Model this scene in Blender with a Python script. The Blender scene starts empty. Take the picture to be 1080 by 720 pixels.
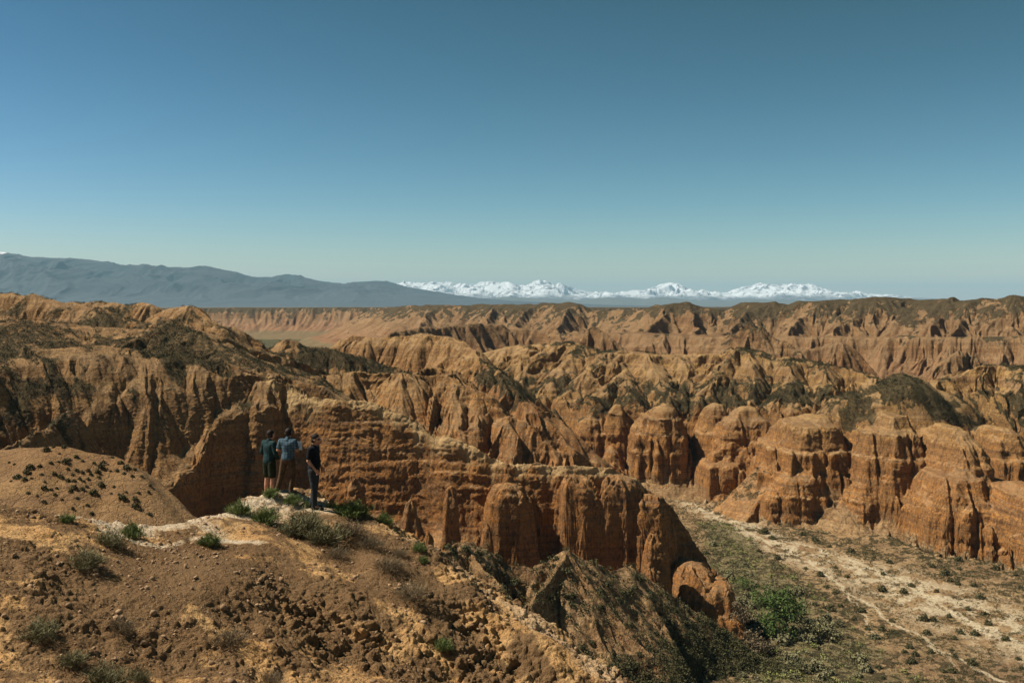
import bpy, math, random
import numpy as np
from concurrent.futures import ThreadPoolExecutor

# ------------------------------------------------------------------ camera, sky, sun, exposure
scene = bpy.context.scene
F = 1050.0 / 1080.0                      # focal length over frame width
HZ = 322.0                               # picture row of the eye-level horizon (of 720)
cam_d = bpy.data.cameras.new("camera")
cam_d.sensor_width = 36.0
cam_d.lens = 36.0 * F
cam_d.shift_y = -(360.0 - HZ) / 1080.0   # rising horizon: level camera, shifted lens
cam_d.clip_start = 0.1
cam_d.clip_end = 90000.0
cam = bpy.data.objects.new("camera", cam_d)
scene.collection.objects.link(cam)
cam.location = (0, 0, 0)
cam.rotation_euler = (math.radians(90), 0, 0)
scene.camera = cam

SUN_EL = math.radians(52)
SUN_AZ = math.radians(-86)               # from +Y (view direction) towards -X (left)
sun_dir = np.array([math.cos(SUN_EL) * math.sin(SUN_AZ), math.cos(SUN_EL) * math.cos(SUN_AZ), math.sin(SUN_EL)])
world = bpy.data.worlds.new("World")
scene.world = world
world.use_nodes = True
wn, wl = world.node_tree.nodes, world.node_tree.links
wn.clear()
w_out = wn.new("ShaderNodeOutputWorld")
w_bg = wn.new("ShaderNodeBackground")
w_sky = wn.new("ShaderNodeTexSky")
w_sky.sky_type = 'NISHITA'
w_sky.sun_disc = False
w_sky.sun_elevation = SUN_EL
w_sky.sun_rotation = SUN_AZ
w_sky.altitude = 1200
w_sky.air_density = 1.0
w_sky.dust_density = 0.4
w_sky.ozone_density = 4.0
w_bg.inputs["Strength"].default_value = 0.1
# photographic grade of the sky: one power curve per channel
w_sep = wn.new("ShaderNodeSeparateColor"); w_cmb = wn.new("ShaderNodeCombineColor")
wl.new(w_sky.outputs[0], w_sep.inputs[0])
for ch_, (pw_, sc_) in enumerate(((2.50, 0.0768), (1.95, 0.1286), (2.60, 0.0258))):
    p_ = wn.new("ShaderNodeMath"); p_.operation = 'POWER'; p_.inputs[1].default_value = pw_
    q_ = wn.new("ShaderNodeMath"); q_.operation = 'MULTIPLY'; q_.inputs[1].default_value = sc_
    wl.new(w_sep.outputs[ch_], p_.inputs[0]); wl.new(p_.outputs[0], q_.inputs[0]); wl.new(q_.outputs[0], w_cmb.inputs[ch_])
wl.new(w_cmb.outputs[0], w_bg.inputs["Color"])
wl.new(w_bg.outputs[0], w_out.inputs["Surface"])

sun_d = bpy.data.lights.new("sun", 'SUN')
sun_d.energy = 5.0
sun_d.angle = math.radians(0.5)
sun_d.color = (1.0, 0.90, 0.74)
sun = bpy.data.objects.new("sun", sun_d)
scene.collection.objects.link(sun)
from mathutils import Vector
sun.rotation_euler = Vector(sun_dir).to_track_quat('Z', 'Y').to_euler()
sun.location = (0, 0, 50)

scene.view_settings.view_transform = 'Standard'
scene.view_settings.look = 'None'
scene.view_settings.gamma = 1.0
scene.view_settings.use_curve_mapping = False
scene.view_settings.exposure = 0.6
scene.cycles.max_bounces = 4
scene.cycles.diffuse_bounces = 3
scene.cycles.volume_bounces = 0
scene.cycles.use_denoising = True

# ------------------------------------------------------------------ helpers
rng = np.random.default_rng(7)
random.seed(7)
POOL = ThreadPoolExecutor(4)
f4 = np.float32

def par(fn, *arrs, n=16):
    """run fn over row chunks of the arrays in threads"""
    N = arrs[0].shape[0]
    cuts = np.linspace(0, N, min(n, N) + 1).astype(int)
    parts = list(POOL.map(lambda k: fn(*[a[cuts[k]:cuts[k + 1]] for a in arrs]), range(len(cuts) - 1)))
    if isinstance(parts[0], tuple):
        return tuple(np.concatenate([p[i] for p in parts]) for i in range(len(parts[0])))
    return np.concatenate(parts)

_a = rng.uniform(0, 2 * np.pi, 65536)
G2 = np.stack([np.cos(_a), np.sin(_a)], -1).astype(f4)
_g = rng.normal(size=(65536, 3)); _g /= np.linalg.norm(_g, axis=1)[:, None]
G3 = _g.astype(f4)

def n2(x, y):
    """2-D gradient noise, about -1..1"""
    xi = np.floor(x); yi = np.floor(y)
    fx = (x - xi).astype(f4); fy = (y - yi).astype(f4)
    xi = xi.astype(np.int64) & 255; yi = yi.astype(np.int64) & 255
    u = fx * fx * fx * (fx * (fx * 6 - 15) + 10); v = fy * fy * fy * (fy * (fy * 6 - 15) + 10)
    def c(a, b):
        g = G2[(((xi + a) & 255) << 8) | ((yi + b) & 255)]
        return g[..., 0] * (fx - a) + g[..., 1] * (fy - b)
    a = c(0, 0); a += (c(1, 0) - a) * u
    b = c(0, 1); b += (c(1, 1) - b) * u
    return (a + (b - a) * v) * f4(1.5)

def n3(x, y, z):
    xi = np.floor(x); yi = np.floor(y); zi = np.floor(z)
    fx = (x - xi).astype(f4); fy = (y - yi).astype(f4); fz = (z - zi).astype(f4)
    xi = xi.astype(np.int64); yi = yi.astype(np.int64); zi = zi.astype(np.int64)
    u = fx * fx * (3 - 2 * fx); v = fy * fy * (3 - 2 * fy); w = fz * fz * (3 - 2 * fz)
    def c(a, b, d):
        h = ((xi + a) * 73856093) ^ ((yi + b) * 19349663) ^ ((zi + d) * 83492791)
        g = G3[(h ^ (h >> 13)) & 65535]
        return g[..., 0] * (fx - a) + g[..., 1] * (fy - b) + g[..., 2] * (fz - d)
    def pl(d):
        a = c(0, 0, d); a += (c(1, 0, d) - a) * u
        b = c(0, 1, d); b += (c(1, 1, d) - b) * u
        return a + (b - a) * v
    a = pl(0)
    return (a + (pl(1) - a) * w) * f4(1.5)

def fbm2(x, y, wl_, octv=4, gain=0.5, seed=0):
    r = 0; a = 1.0; s = 1.0 / wl_
    for k in range(octv):
        ca, sa = math.cos(0.7 + k * 1.1), math.sin(0.7 + k * 1.1)
        r = r + a * n2((x * ca - y * sa) * s + 17.3 * k + seed, (x * sa + y * ca) * s + 5.1 * k + seed * 1.7)
        s *= 2.03; a *= gain
    return r

def sstep(a, b, x):
    t = np.clip((x - a) / (b - a), 0, 1)
    return t * t * (3 - 2 * t)

def W(px, py, Y):
    """picture direction + distance along the view -> world point"""
    return ((px - 540.0) / 1050.0 * Y, Y, -(py - HZ) / 1050.0 * Y)

def make_mesh(name, V, faces):
    """V (n,3); faces (m,3|4) int array -> mesh"""
    m = bpy.data.meshes.new(name)
    k = faces.shape[1]
    m.vertices.add(len(V)); m.vertices.foreach_set("co", np.ascontiguousarray(V, f4).ravel())
    m.loops.add(faces.size); m.loops.foreach_set("vertex_index", np.ascontiguousarray(faces, np.int32).ravel())
    m.polygons.add(len(faces))
    m.polygons.foreach_set("loop_start", (np.arange(len(faces)) * k).astype(np.int32))
    try: m.polygons.foreach_set("loop_total", np.full(len(faces), k, np.int32))
    except Exception: pass
    m.update(calc_edges=True)
    return m

def smooth(m):
    m.polygons.foreach_set("use_smooth", np.ones(len(m.polygons), bool))

def fattr(m, name, arr):
    a = m.attributes.new(name, 'FLOAT', 'POINT')
    a.data.foreach_set("value", np.ascontiguousarray(arr, f4).ravel())

def link(name, mesh, mat=None, parent=None):
    o = bpy.data.objects.new(name, mesh)
    scene.collection.objects.link(o)
    if mat is not None and mesh is not None and not mesh.materials: mesh.materials.append(mat)
    if parent is not None: o.parent = parent
    return o

def tag(o, label=None, cat=None, group=None, kind=None):
    if label: o["label"] = label
    if cat: o["category"] = cat
    if group: o["group"] = group
    if kind: o["kind"] = kind
    return o

def phasor(x, y, tx, ty, wl_, cell, seed, sharp=0.0):
    """oriented stripes whose crests run along the downhill direction; returns 0 (gully bottom, sharp) .. 1 (rib)"""
    fx_ = x / cell; fy_ = y / cell
    xi = np.floor(fx_).astype(np.int64); yi = np.floor(fy_).astype(np.int64)
    C = np.zeros(x.shape, f4); S = np.zeros(x.shape, f4)
    for a in (-1, 0, 1):
        for b in (-1, 0, 1):
            cx = xi + a; cy = yi + b
            h = (cx * 73856093) ^ (cy * 19349663) ^ (seed * 83492791)
            h = (h ^ (h >> 11)) & 65535
            g = G3[h]
            dx = (fx_ - (cx + 0.5 + 0.45 * g[..., 0])).astype(f4)
            dy = (fy_ - (cy + 0.5 + 0.45 * g[..., 1])).astype(f4)
            w = np.maximum(0, 1 - (dx * dx + dy * dy) / f4(2.2)); w = w * w * w
            ph = (dx * tx + dy * ty) * f4(2 * np.pi * cell / wl_) + g[..., 2] * f4(3.1)
            C += w * np.cos(ph); S += w * np.sin(ph)
    mag = np.sqrt(C * C + S * S) + f4(1e-6)
    rib = np.sqrt(np.maximum(0, (1 + C / mag) * 0.5))        # |cos(phi/2)|: sharp gullies, rounded ribs
    if sharp: rib = rib * f4(1 - sharp) + f4(sharp) * (1 - np.arccos(np.clip(C / mag, -1, 1)) / f4(np.pi))
    return rib * np.minimum(1, mag * 2.5) + (1 - np.minimum(1, mag * 2.5)) * f4(0.6)
# ------------------------------------------------------------------ the canyon country: one height field
U0, U1, NC = -0.64, 0.64, 1500
uu = np.linspace(U0, U1, NC)
YY = np.concatenate([np.linspace(36, 150, 420, endpoint=False), np.linspace(150, 470, 1700, endpoint=False),
                     np.exp(np.linspace(math.log(470), math.log(3900), 900))])
NR = len(YY)
Yg = np.repeat(YY[:, None], NC, 1).astype(f4)
Xg = (YY[:, None] * uu[None, :]).astype(f4)

# gentle warp of the plan so that outlines are not ruled
def warp(X, Y):
    near = np.clip((Y - 60) / 200, 0.15, 1) * np.clip(Y / 400, 0.6, 2.5)
    wx = near * 2.2 * fbm2(X, Y, 26 , 3, 0.5, 3)
    wy = near * 3.0 * fbm2(X, Y, 30 , 3, 0.5, 9)
    return (X + wx).astype(f4), (Y + wy).astype(f4)
Xw, Yw = par(warp, Xg, Yg)

FLOOR = -70.0
H = (np.full(Xg.shape, -74.0) + 0 * Xg).astype(f4)
ID = np.zeros(Xg.shape, np.int8)

def prof(pts):
    a = np.array(pts, float)
    return a[:, 0], a[:, 1]

def region(pad, xs, ys):
    """row and column slices that can hold the feature"""
    r0 = np.searchsorted(YY, min(ys) - pad); r1 = np.searchsorted(YY, max(ys) + pad)
    lo, hi = [], []
    for x, y in zip(xs, ys):
        for yy in (max(36, y - pad), y + pad):
            lo.append((x - pad) / yy); hi.append((x + pad) / yy)
    c0 = np.searchsorted(uu, min(lo)); c1 = np.searchsorted(uu, max(hi))
    return slice(max(0, r0), min(NR, r1)), slice(max(0, c0), min(NC, c1))

def ridge(idn, pts, zb, Wf, front, Wb, back, talus=0.6, tb=0.6, reach=90, crest_noise=0.4, cn_wl=9, flute=0.0, behind=None):
    """pts: (px, py, Y) along the crest from left to right; zb: base height, a number or one per point;
    front/back: falling profiles, (distance/W, fraction of the height)"""
    P = np.array([W(*p[:3]) for p in pts])
    B = np.full(len(P), zb, float) if np.isscalar(zb) else np.array(zb, float)
    fx_, fy_ = prof(front); bx_, by_ = prof(back)
    hmax = float(np.max(P[:, 2] - B))
    sr, sc = region(reach, P[:, 0], P[:, 1])
    if sr.stop <= sr.start or sc.stop <= sc.start: return
    def ev(X, Y, H0, I0):
        best = np.full(X.shape, 1e12, f4); zc = np.zeros(X.shape, f4); zbb = np.zeros(X.shape, f4); side = np.zeros(X.shape, f4)
        for i in range(len(P) - 1):
            ax, ay, az = P[i]; dx, dy, dz = P[i + 1] - P[i]
            L2 = dx * dx + dy * dy
            qx = X - f4(ax); qy = Y - f4(ay)
            t = np.clip((qx * f4(dx) + qy * f4(dy)) / f4(L2), 0, 1)
            ex = qx - t * f4(dx); ey = qy - t * f4(dy)
            d2 = ex * ex + ey * ey
            m = d2 < best
            best = np.where(m, d2, best)
            zc = np.where(m, f4(az) + t * f4(dz), zc)
            zbb = np.where(m, f4(B[i]) + t * f4(B[i + 1] - B[i]), zbb)
            side = np.where(m, f4(dx) * qy - f4(dy) * qx, side)
        d = np.sqrt(best)
        zc = zc + crest_noise * n2(X / cn_wl, Y / cn_wl) + crest_noise * 0.5 * n2(X / cn_wl * 2.7, Y / cn_wl * 2.7)
        hgt = np.maximum(zc - zbb, 1.0)
        if flute:
            fl_ = n2(X / 9.0 + 31, Y / 14.0) + 0.55 * n2(X / 4.0 + 3, Y / 6.0)
            d = np.maximum(d + flute * fl_ * np.clip(d / 2.0, 0, 1), 0)
        wf = Wf * np.clip(hgt / hmax, 0.12, 1); wb = Wb * np.clip(hgt / hmax, 0.12, 1)
        ff = np.interp(d / wf, fx_, fy_) * hgt + np.maximum(d - wf, 0) * talus
        bb = np.interp(d / wb, bx_, by_) * hgt + np.maximum(d - wb, 0) * tb
        r = (zc - np.where(side < 0, ff, bb)).astype(f4)
        r = np.where(d > reach, f4(-200), r)
        if behind is not None:      # stays on the far side of another crest line
            r = r - 6.0 * np.maximum(np.interp(X, behind[0], behind[1]) + 4 - Y, 0).astype(f4)
        m = r > H0
        return np.where(m, r, H0), np.where(m, np.int8(idn), I0)
    h, i_ = par(ev, Xw[sr, sc], Yw[sr, sc], H[sr, sc], ID[sr, sc])
    H[sr, sc] = h; ID[sr, sc] = i_

def butte(idn, apx, apy, Y, lpx, rpx, depth, zb, pf, lump=0.075, sq=2.9, kids=True):
    """free-standing buttress: apex, its left and right foot columns, depth half-width"""
    ax, ay, az = W(apx, apy, Y)
    rl = max(1.0, ax - (lpx - 540) / 1050 * Y); rr = max(1.0, (rpx - 540) / 1050 * Y - ax)
    rk = np.random.default_rng(int(apx * 7 + apy))
    pa = np.array(pf, float)
    if idn == 7:      # no two alike: shift the steps
        pa[1:-1, 1] = np.clip(pa[1:-1, 1] + rk.uniform(-0.05, 0.05, len(pa) - 2), 0, 1); pa[1:-1, 0] += rk.uniform(-0.02, 0.02, len(pa) - 2)
        pa[:, 1] = np.minimum.accumulate(pa[:, 1]); pa[:, 0] = np.maximum.accumulate(pa[:, 0])
    px_, py_ = pa[:, 0], pa[:, 1]
    pad = max(rl, rr, depth * 1.8) * 1.5 + 3
    sr, sc = region(pad, [ax], [ay])
    o1, o2 = rk.uniform(0, 50, 2)
    def ev(X, Yv, H0, I0):
        dx = X - f4(ax); dy = Yv - f4(ay)
        if idn == 7:
            dx = dx + 1.1 * n2(X / 7 + o1, Yv / 7) ; dy = dy + 1.6 * n2(X / 6 + o2, Yv / 9 + 4)
        rx = np.where(dx < 0, dx / f4(rl), dx / f4(rr))
        ry = np.where(dy < 0, dy / f4(depth), dy / f4(depth * (2.6 if idn == 7 and kids else 1.6)))
        rho = (np.abs(rx) ** sq + np.abs(ry) ** sq) ** (1 / sq)
        n_a = n2(X / 5.5 + apx, Yv / 5.5)
        cleft = np.abs(n2(X / 6.5 + o2, Yv / 30 + o1))
        rho = rho * (1 + lump * 1.5 * n_a + lump * n2(X / 2.3 + 9, Yv / 2.3 + apx)) + (0.10 * sstep(0.10, 0.0, cleft) * sstep(0.2, 0.6, rho) if idn == 7 else 0)
        r = (zb + (az - zb) * np.interp(rho, px_, py_)).astype(f4)
        r = np.where(rho > 1.02, f4(-200), r)
        m = r > H0
        return np.where(m, r, H0), np.where(m, np.int8(idn), I0)
    h, i_ = par(ev, Xg[sr, sc], Yg[sr, sc], H[sr, sc], ID[sr, sc])
    H[sr, sc] = h; ID[sr, sc] = i_
    if idn == 7 and kids and (rl + rr) > 13:      # shoulders and lower knobs that lean on it
        for q in range(2):
            fx = rk.uniform(-0.8, 0.8); cx = ax + fx * (rl if fx < 0 else rr)
            top = az - (az - zb) * rk.uniform(0.35, 0.75)
            cy = ay - depth * rk.uniform(0.25, 0.72)
            w_ = rk.uniform(2.6, 5.0)
            butte(7, 540 + 1050 * cx / cy, HZ - 1050 * top / cy, cy, 540 + 1050 * (cx - w_) / cy, 540 + 1050 * (cx + w_ * rk.uniform(0.7, 1.2)) / cy, w_ * rk.uniform(0.9, 1.5), zb,
                  [(0, 1), (0.3, 0.97), (0.55, 0.86), (0.75, 0.66), (0.9, 0.4), (1, 0)], 0.12, 2.5, False)

SLOPE = [(0, 0), (0.06, 0.03), (1, 1)]
CLIFF = [(0, 0), (0.1, 0.06), (0.2, 0.26), (0.3, 0.34), (0.45, 0.62), (0.6, 0.84), (0.8, 0.93), (1, 1)]

# ids: 0 valley floor, 1 talus mounds, 2 near wall and its spurs, 3 left hills, 4 big cliffs, 5 far badlands, 6 left mound
# valley floor with a slight fall and banks
def floor_h(X, Y):
    z = FLOOR + 0.5 * fbm2(X, Y, 35, 3, 0.5, 4) + 0.22 * n2(X / 6, Y / 6)
    return z.astype(f4)
fl = par(floor_h, Xg, Yg)
m = fl > H; H[m] = fl[m]

# ---- far badlands procedural fill (behind the named ridges)
def far_fill(X, Y):
    r = 1 - np.abs(n2(X / 190 + 3, Y / 210 + 1)); r = r * r
    r2 = 1 - np.abs(n2(X / 80 + 7, Y / 85 + 4)); r2 = r2 * r2
    z = -62 + 26 * r * (0.5 + 0.5 * r2) + 16 * r2
    k = sstep(520, 640, Y - 0.25 * X)
    k2 = 1 - sstep(600, 720, Y) * sstep(-0.09, -0.14, X / Y)                 # open green flat, far left
    return (z * k - 90 * (1 - k)) * k2 - 95 * (1 - k2)
fl = par(far_fill, Xw, Yw).astype(f4)
m = fl > H; H[m] = fl[m]; ID[m] = 5

# far mesa beyond the green flat, and the long skyline ridges
ridge(5, [(150, 325, 2300), (215, 324.5, 2250), (300, 324.5, 2250), (400, 324, 2200), (430, 323, 2100), (520, 323, 2100), (640, 324.5, 2100), (800, 324, 2300)], -60,
      110, [(0, 0), (0.06, 0.22), (0.2, 0.3), (0.28, 0.55), (1, 1)], 900, [(0, 0), (1, 0.05)], 0.1, 0.01, 1200, 1.2, 60)
ridge(5, [(395, 326, 1700), (430, 322, 1500), (458, 321, 1400), (517, 320, 1350), (555, 321, 1300), (575, 319, 1250), (600, 319, 1200), (612, 320, 1150), (628, 326, 1150), (680, 327.5, 1100),
          (691, 322, 1050), (709, 318.5, 1000), (726, 318, 1000), (738, 321.5, 1000), (750, 327, 1050), (768, 325, 1050), (780, 321, 1000), (797, 318.5, 960),
          (815, 317, 950), (829, 320, 950), (848, 316, 930), (867, 314.6, 920), (897, 314.6, 920), (914, 312.6, 900), (951, 312.6, 900), (970, 316, 900),
          (993, 315.5, 850), (1005, 313, 840), (1024, 318.5, 850), (1036, 311.7, 820), (1052, 314, 820), (1069, 311, 800), (1100, 312, 800), (1180, 316, 800)], -48,
      120, [(0, 0), (0.2, 0.12), (0.35, 0.3), (1, 1)], 150, SLOPE, 0.3, 0.4, 260, 2.0, 30)
# spurs that come down from the skyline towards the camera
for (a, b) in [((455, 324, 1380), (430, 352, 1200)), ((520, 324, 1300), (500, 352, 1050)), ((560, 321, 1250), (520, 357, 960)), ((600, 322, 1150), (575, 358, 900)), ((655, 330, 1100), (640, 352, 950)),
               ((709, 321, 1000), (672, 352, 850)), ((726, 320, 1000), (735, 360, 780)), ((797, 321, 960), (752, 357, 780)), ((850, 319, 930), (835, 342, 850)), ((867, 318, 920), (905, 345, 830)),
               ((914, 316, 900), (880, 346, 820)), ((951, 316, 900), (965, 350, 790)), ((1005, 316, 840), (975, 348, 760)), ((1036, 315, 820), (1000, 350, 740)), ((1060, 315, 820), (1075, 350, 720))]:
    mid = ((a[0] + b[0]) / 2 + 3, (a[1] * 0.45 + b[1] * 0.55), (a[2] + b[2]) / 2)
    ridge(5, [a, mid, b] if a[0] < b[0] else [b, mid, a], -50, 60, SLOPE, 60, SLOPE, 0.45, 0.45, 130, 1.5, 22)
# plateau edge with dark cap, red gullied slopes below
ridge(5, [(560, 352, 900), (600, 352, 820), (650, 350, 800), (700, 352, 760), (760, 354, 730), (830, 354, 700), (900, 355, 680), (960, 354, 660), (1000, 356, 640), (1040, 355, 630), (1100, 354, 620), (1180, 352, 620)], -55,
      60, [(0, 0), (0.04, 0.1), (0.1, 0.16), (1, 1)], 120, [(0, 0), (1, 0.15)], 0.3, 0.2, 220, 1.2, 20)
ridge(5, [(600, 356, 640), (612, 350, 630), (625, 343, 610), (640, 352, 600), (658, 367, 590), (670, 380, 580)], -60, 60, SLOPE, 60, SLOPE, 0.6, 0.6, 110, 1, 20)
ridge(5, [(735, 368, 600), (760, 352, 590), (780, 345, 580), (800, 342, 575), (813, 349, 570), (834, 364, 560), (850, 378, 550)], -60, 60, SLOPE, 60, SLOPE, 0.6, 0.6, 110, 1, 20)
ridge(5, [(850, 366, 560), (870, 361, 560), (887, 360, 555), (904, 370, 550), (924, 395, 540)], -60, 50, SLOPE, 50, SLOPE, 0.6, 0.6, 100, 1, 20)
ridge(5, [(985, 392, 500), (1000, 375, 510), (1013, 365, 520), (1022, 372, 520), (1035, 392, 510)], -60, 50, SLOPE, 50, SLOPE, 0.6, 0.6, 100, 1, 20)
ridge(5, [(395, 356, 640), (430, 346, 680), (470, 342, 720), (520, 340, 760), (560, 345, 760), (590, 352, 740)], -55, 50, SLOPE, 60, SLOPE, 0.5, 0.5, 120, 1.5, 25)

_cl = [W(*p) for p in [(-260, 395, 185), (-90, 386, 202), (0, 378, 215), (60, 366, 224), (115, 364, 230), (160, 370, 234), (195, 376, 236), (275, 393, 237), (300, 405, 236), (340, 419, 234), (390, 422, 233), (430, 440, 231), (480, 461, 228), (540, 486, 226), (640, 491, 227), (747, 594, 225)]]
CREST = (np.array([q[0] for q in _cl]), np.array([q[1] for q in _cl]))
# ---- left hills
ridge(3, [(40, 322, 470), (68, 318, 460), (100, 318.5, 450), (124, 318.5, 450), (136, 320, 450), (148, 319, 445), (156, 319.5, 440), (167, 325, 440), (180, 333, 440)], -45, 50, SLOPE, 50, SLOPE, 0.6, 0.6, 110, 0.7, 14)
ridge(3, [(-160, 318, 360), (-60, 314, 350), (0, 308.7, 340), (12, 309, 340), (23, 313, 340), (37, 310.7, 335), (47, 313, 335), (58, 316.5, 335), (80, 322, 330), (101, 326, 325), (130, 335, 320), (160, 345, 310)], -45, 55, SLOPE, 60, SLOPE, 0.4, 0.6, 150, 0.8, 12)
ridge(3, [(165, 332, 385), (178, 325, 380), (187, 322.4, 375), (199, 322, 372), (206, 324, 370), (219, 333, 365), (235, 344, 360)], -50, 50, SLOPE, 50, SLOPE, 0.6, 0.6, 100, 0.6, 12)
ridge(3, [(222, 360, 400), (235, 348, 400), (247, 343.5, 400), (262, 351, 400), (278, 361, 400), (290, 372, 400)], -55, 45, SLOPE, 45, SLOPE, 0.6, 0.6, 90, 0.6, 12)
ridge(3, [(280, 366, 430), (292, 359, 430), (303, 356, 430), (312, 359, 430), (323, 364, 430), (334, 372, 430)], -55, 45, SLOPE, 45, SLOPE, 0.6, 0.6, 90, 0.6, 12)
ridge(3, [(-160, 345, 260), (-40, 338, 260), (40, 336, 265), (100, 345, 270), (150, 347, 272), (170, 341, 270), (184, 337, 270), (196, 343, 268), (212, 352, 262), (240, 366, 258), (262, 380, 250), (278, 391, 241)], -20,
      38, [(0, 0), (0.5, 0.35), (1, 0.8)], 50, SLOPE, 0.3, 0.6, 60, 0.5, 10, behind=CREST)
ridge(3, [(270, 390, 320), (289, 374, 325), (309, 367, 330), (324, 366, 332), (336, 367, 332), (355, 369, 332), (385, 377, 332), (400, 384, 332), (430, 393, 330), (460, 405, 328)], -52, 34, [(0, 0), (0.15, 0.05), (1, 1)], 40, SLOPE, 0.6, 0.6, 90, 0.6, 10)

# ---- middle ridges
ridge(2, [(345, 368, 420), (361, 358, 420), (371, 355, 418), (400, 356, 415), (429, 353, 410), (443, 351.5, 410), (478, 356, 400), (497, 367, 385), (509, 378, 372), (524, 393, 358), (544, 409, 345)], -58,
      56, [(0, 0), (0.1, 0.06), (0.3, 0.34), (1, 1)], 55, SLOPE, 0.6, 0.6, 120, 0.8, 12)
ridge(4, [(500, 372, 520), (536, 366, 500), (565, 363, 480), (590, 361, 470), (606, 360, 462), (618, 365, 455), (630, 371, 450), (649, 369, 445), (664, 368.5, 442), (693, 372, 440), (726, 375, 440), (746, 373, 438), (767, 368, 436), (785, 367, 434),
          (800, 370, 430), (819, 377, 425), (850, 378, 420), (877, 384, 415), (904, 391, 410), (932, 398, 400), (960, 410, 395)], -70,
      58, [(0, 0), (0.1, 0.02), (0.82, 0.40), (0.86, 0.48), (0.93, 0.9), (0.96, 0.94), (1, 1)], 60, SLOPE, 0.35, 0.6, 140, 0.7, 12)
ridge(10, [(856, 447, 338), (868, 430, 341), (878, 420, 343), (889, 415, 345), (904, 411, 346), (920, 403, 347), (934, 396.5, 347), (951, 393, 347), (966, 395, 347), (978, 400, 348), (990, 409, 349)], -70,
      30, [(0, 0), (0.15, 0.035), (0.35, 0.14), (0.55, 0.33), (0.62, 0.42), (0.74, 0.85), (1, 1)], 50, SLOPE, 0.35, 0.6, 120, 0.4, 10)
ridge(4, [(975, 404, 362), (997, 397, 368), (1017, 390, 368), (1036, 385.5, 366), (1061, 384.5, 362), (1085, 385.5, 358), (1130, 392, 350), (1200, 400, 345)], -70,
      52, [(0, 0), (0.1, 0.03), (0.70, 0.40), (0.76, 0.54), (0.86, 0.9), (1, 1)], 50, SLOPE, 0.35, 0.6, 140, 0.6, 10)
# light ribbed ridge behind the near wall
ridge(2, [(262, 396, 266), (278, 392, 270), (301, 397, 276), (317, 395, 279), (340, 394, 282), (355, 393, 283), (379, 390, 285), (400, 393, 285), (429, 393, 285), (458, 395, 285), (478, 395, 285), (491, 406, 282), (505, 412, 280), (517, 417, 278), (536, 434, 275), (557, 447, 273), (572, 463, 272), (590, 471, 272), (605, 475, 271), (627, 488, 272), (650, 500, 268)], [-40, -44, -48, -50, -52, -54] + [-56] * 15,
      48, [(0, 0), (0.06, 0.05), (1, 1)], 36, SLOPE, 1.0, 1.0, 90, 0.45, 8, behind=CREST)
ridge(2, [(440, 393, 300), (455, 388, 303), (478, 391, 300), (500, 410, 295), (520, 425, 290)], -50, 30, SLOPE, 30, SLOPE, 0.6, 0.6, 60, 0.4, 8)
# near wall, left to right, ends in the spur above the valley
PL = [(-260, 395, 185, -48), (-90, 386, 202, -48), (0, 378, 215, -48), (60, 366, 224, -47), (115, 364, 230, -46), (160, 370, 234, -44), (195, 376, 236, -38), (230, 381, 238, -30), (270, 391, 238, -24)]
ridge(9, PL, [p[3] for p in PL], 38, [(0, 0), (0.15, 0.06), (0.35, 0.26), (0.7, 0.74), (1, 1)], 30, [(0, 0), (1, 1)], 4.0, 0.7, 90, 0.35, 5, flute=1.2)
PC = [(200, 377, 238, -50), (245, 386, 238, -50), (275, 393, 237, -50),
      (300, 405, 236, -50), (340, 419, 234, -50), (390, 422, 233, -51), (430, 440, 231, -52), (460, 457, 229, -53), (480, 461, 228, -53), (505, 475, 227, -54), (540, 486, 226, -55),
      (575, 489, 226, -56), (598, 489, 226, -56), (640, 491, 227, -58), (675, 507, 227, -61), (705, 530, 227, -65), (722, 556, 227, -67), (740, 582, 226, -69), (747, 594, 225, -70)]
ridge(2, PC, [p[3] for p in PC], 15, CLIFF, 26, [(0, 0), (1, 1)], 0.62, 0.7, 75, 0.35, 5, flute=0.8)
# spur at left that runs down from the wall to the mound
ridge(9, [(-40, 486, 146), (0, 475, 160), (25, 463, 172), (50, 450, 186), (75, 430, 203)], -50, 20, SLOPE, 14, SLOPE, 0.6, 0.7, 50, 0.5, 6)

# ---- buttresses of the big cliffs
BP = [(0, 1), (0.2, 0.985), (0.35, 0.93), (0.5, 0.87), (0.6, 0.79), (0.68, 0.68), (0.76, 0.63), (0.82, 0.50), (0.9, 0.43), (0.95, 0.1), (1, 0)]
BQ = [(0, 1), (0.22, 0.98), (0.4, 0.91), (0.55, 0.84), (0.66, 0.71), (0.78, 0.64), (0.87, 0.5), (0.94, 0.12), (1, 0)]
butte(7, 557, 431, 395, 540, 574, 8, -70, BQ)
butte(7, 586, 429, 402, 572, 599, 7, -70, BP)
butte(7, 629, 431, 400, 600, 643, 9, -70, BQ)
butte(7, 652, 426, 397, 628, 667, 9, -70, BP)
butte(7, 645, 470, 388, 632, 660, 7, -70, BP)
butte(7, 702, 425, 382, 664, 729, 14, -70, BP)
butte(7, 676, 441, 385, 662, 690, 9, -70, BQ)
butte(7, 757, 426, 382, 729, 775, 12, -70, BQ)
butte(7, 791, 428, 372, 738, 830, 15, -70, BP)
butte(7, 760, 484, 362, 736, 790, 9, -70, [(0, 1), (0.75, 0.92), (0.9, 0.75), (0.97, 0.1), (1, 0)])
butte(7, 868, 436, 338, 797, 890, 18, -70, BP)
butte(7, 838, 492, 328, 800, 878, 12, -70, BP)
butte(7, 912, 440, 334, 882, 932, 15, -70, BQ)
butte(7, 946, 437, 324, 888, 974, 18, -70, BP)
butte(7, 925, 500, 318, 886, 955, 10, -70, BP)
butte(7, 1008, 450, 308, 973, 1036, 22, -70, BQ)
butte(7, 1016, 494, 294, 962, 1048, 17, -70, BP)
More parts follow.
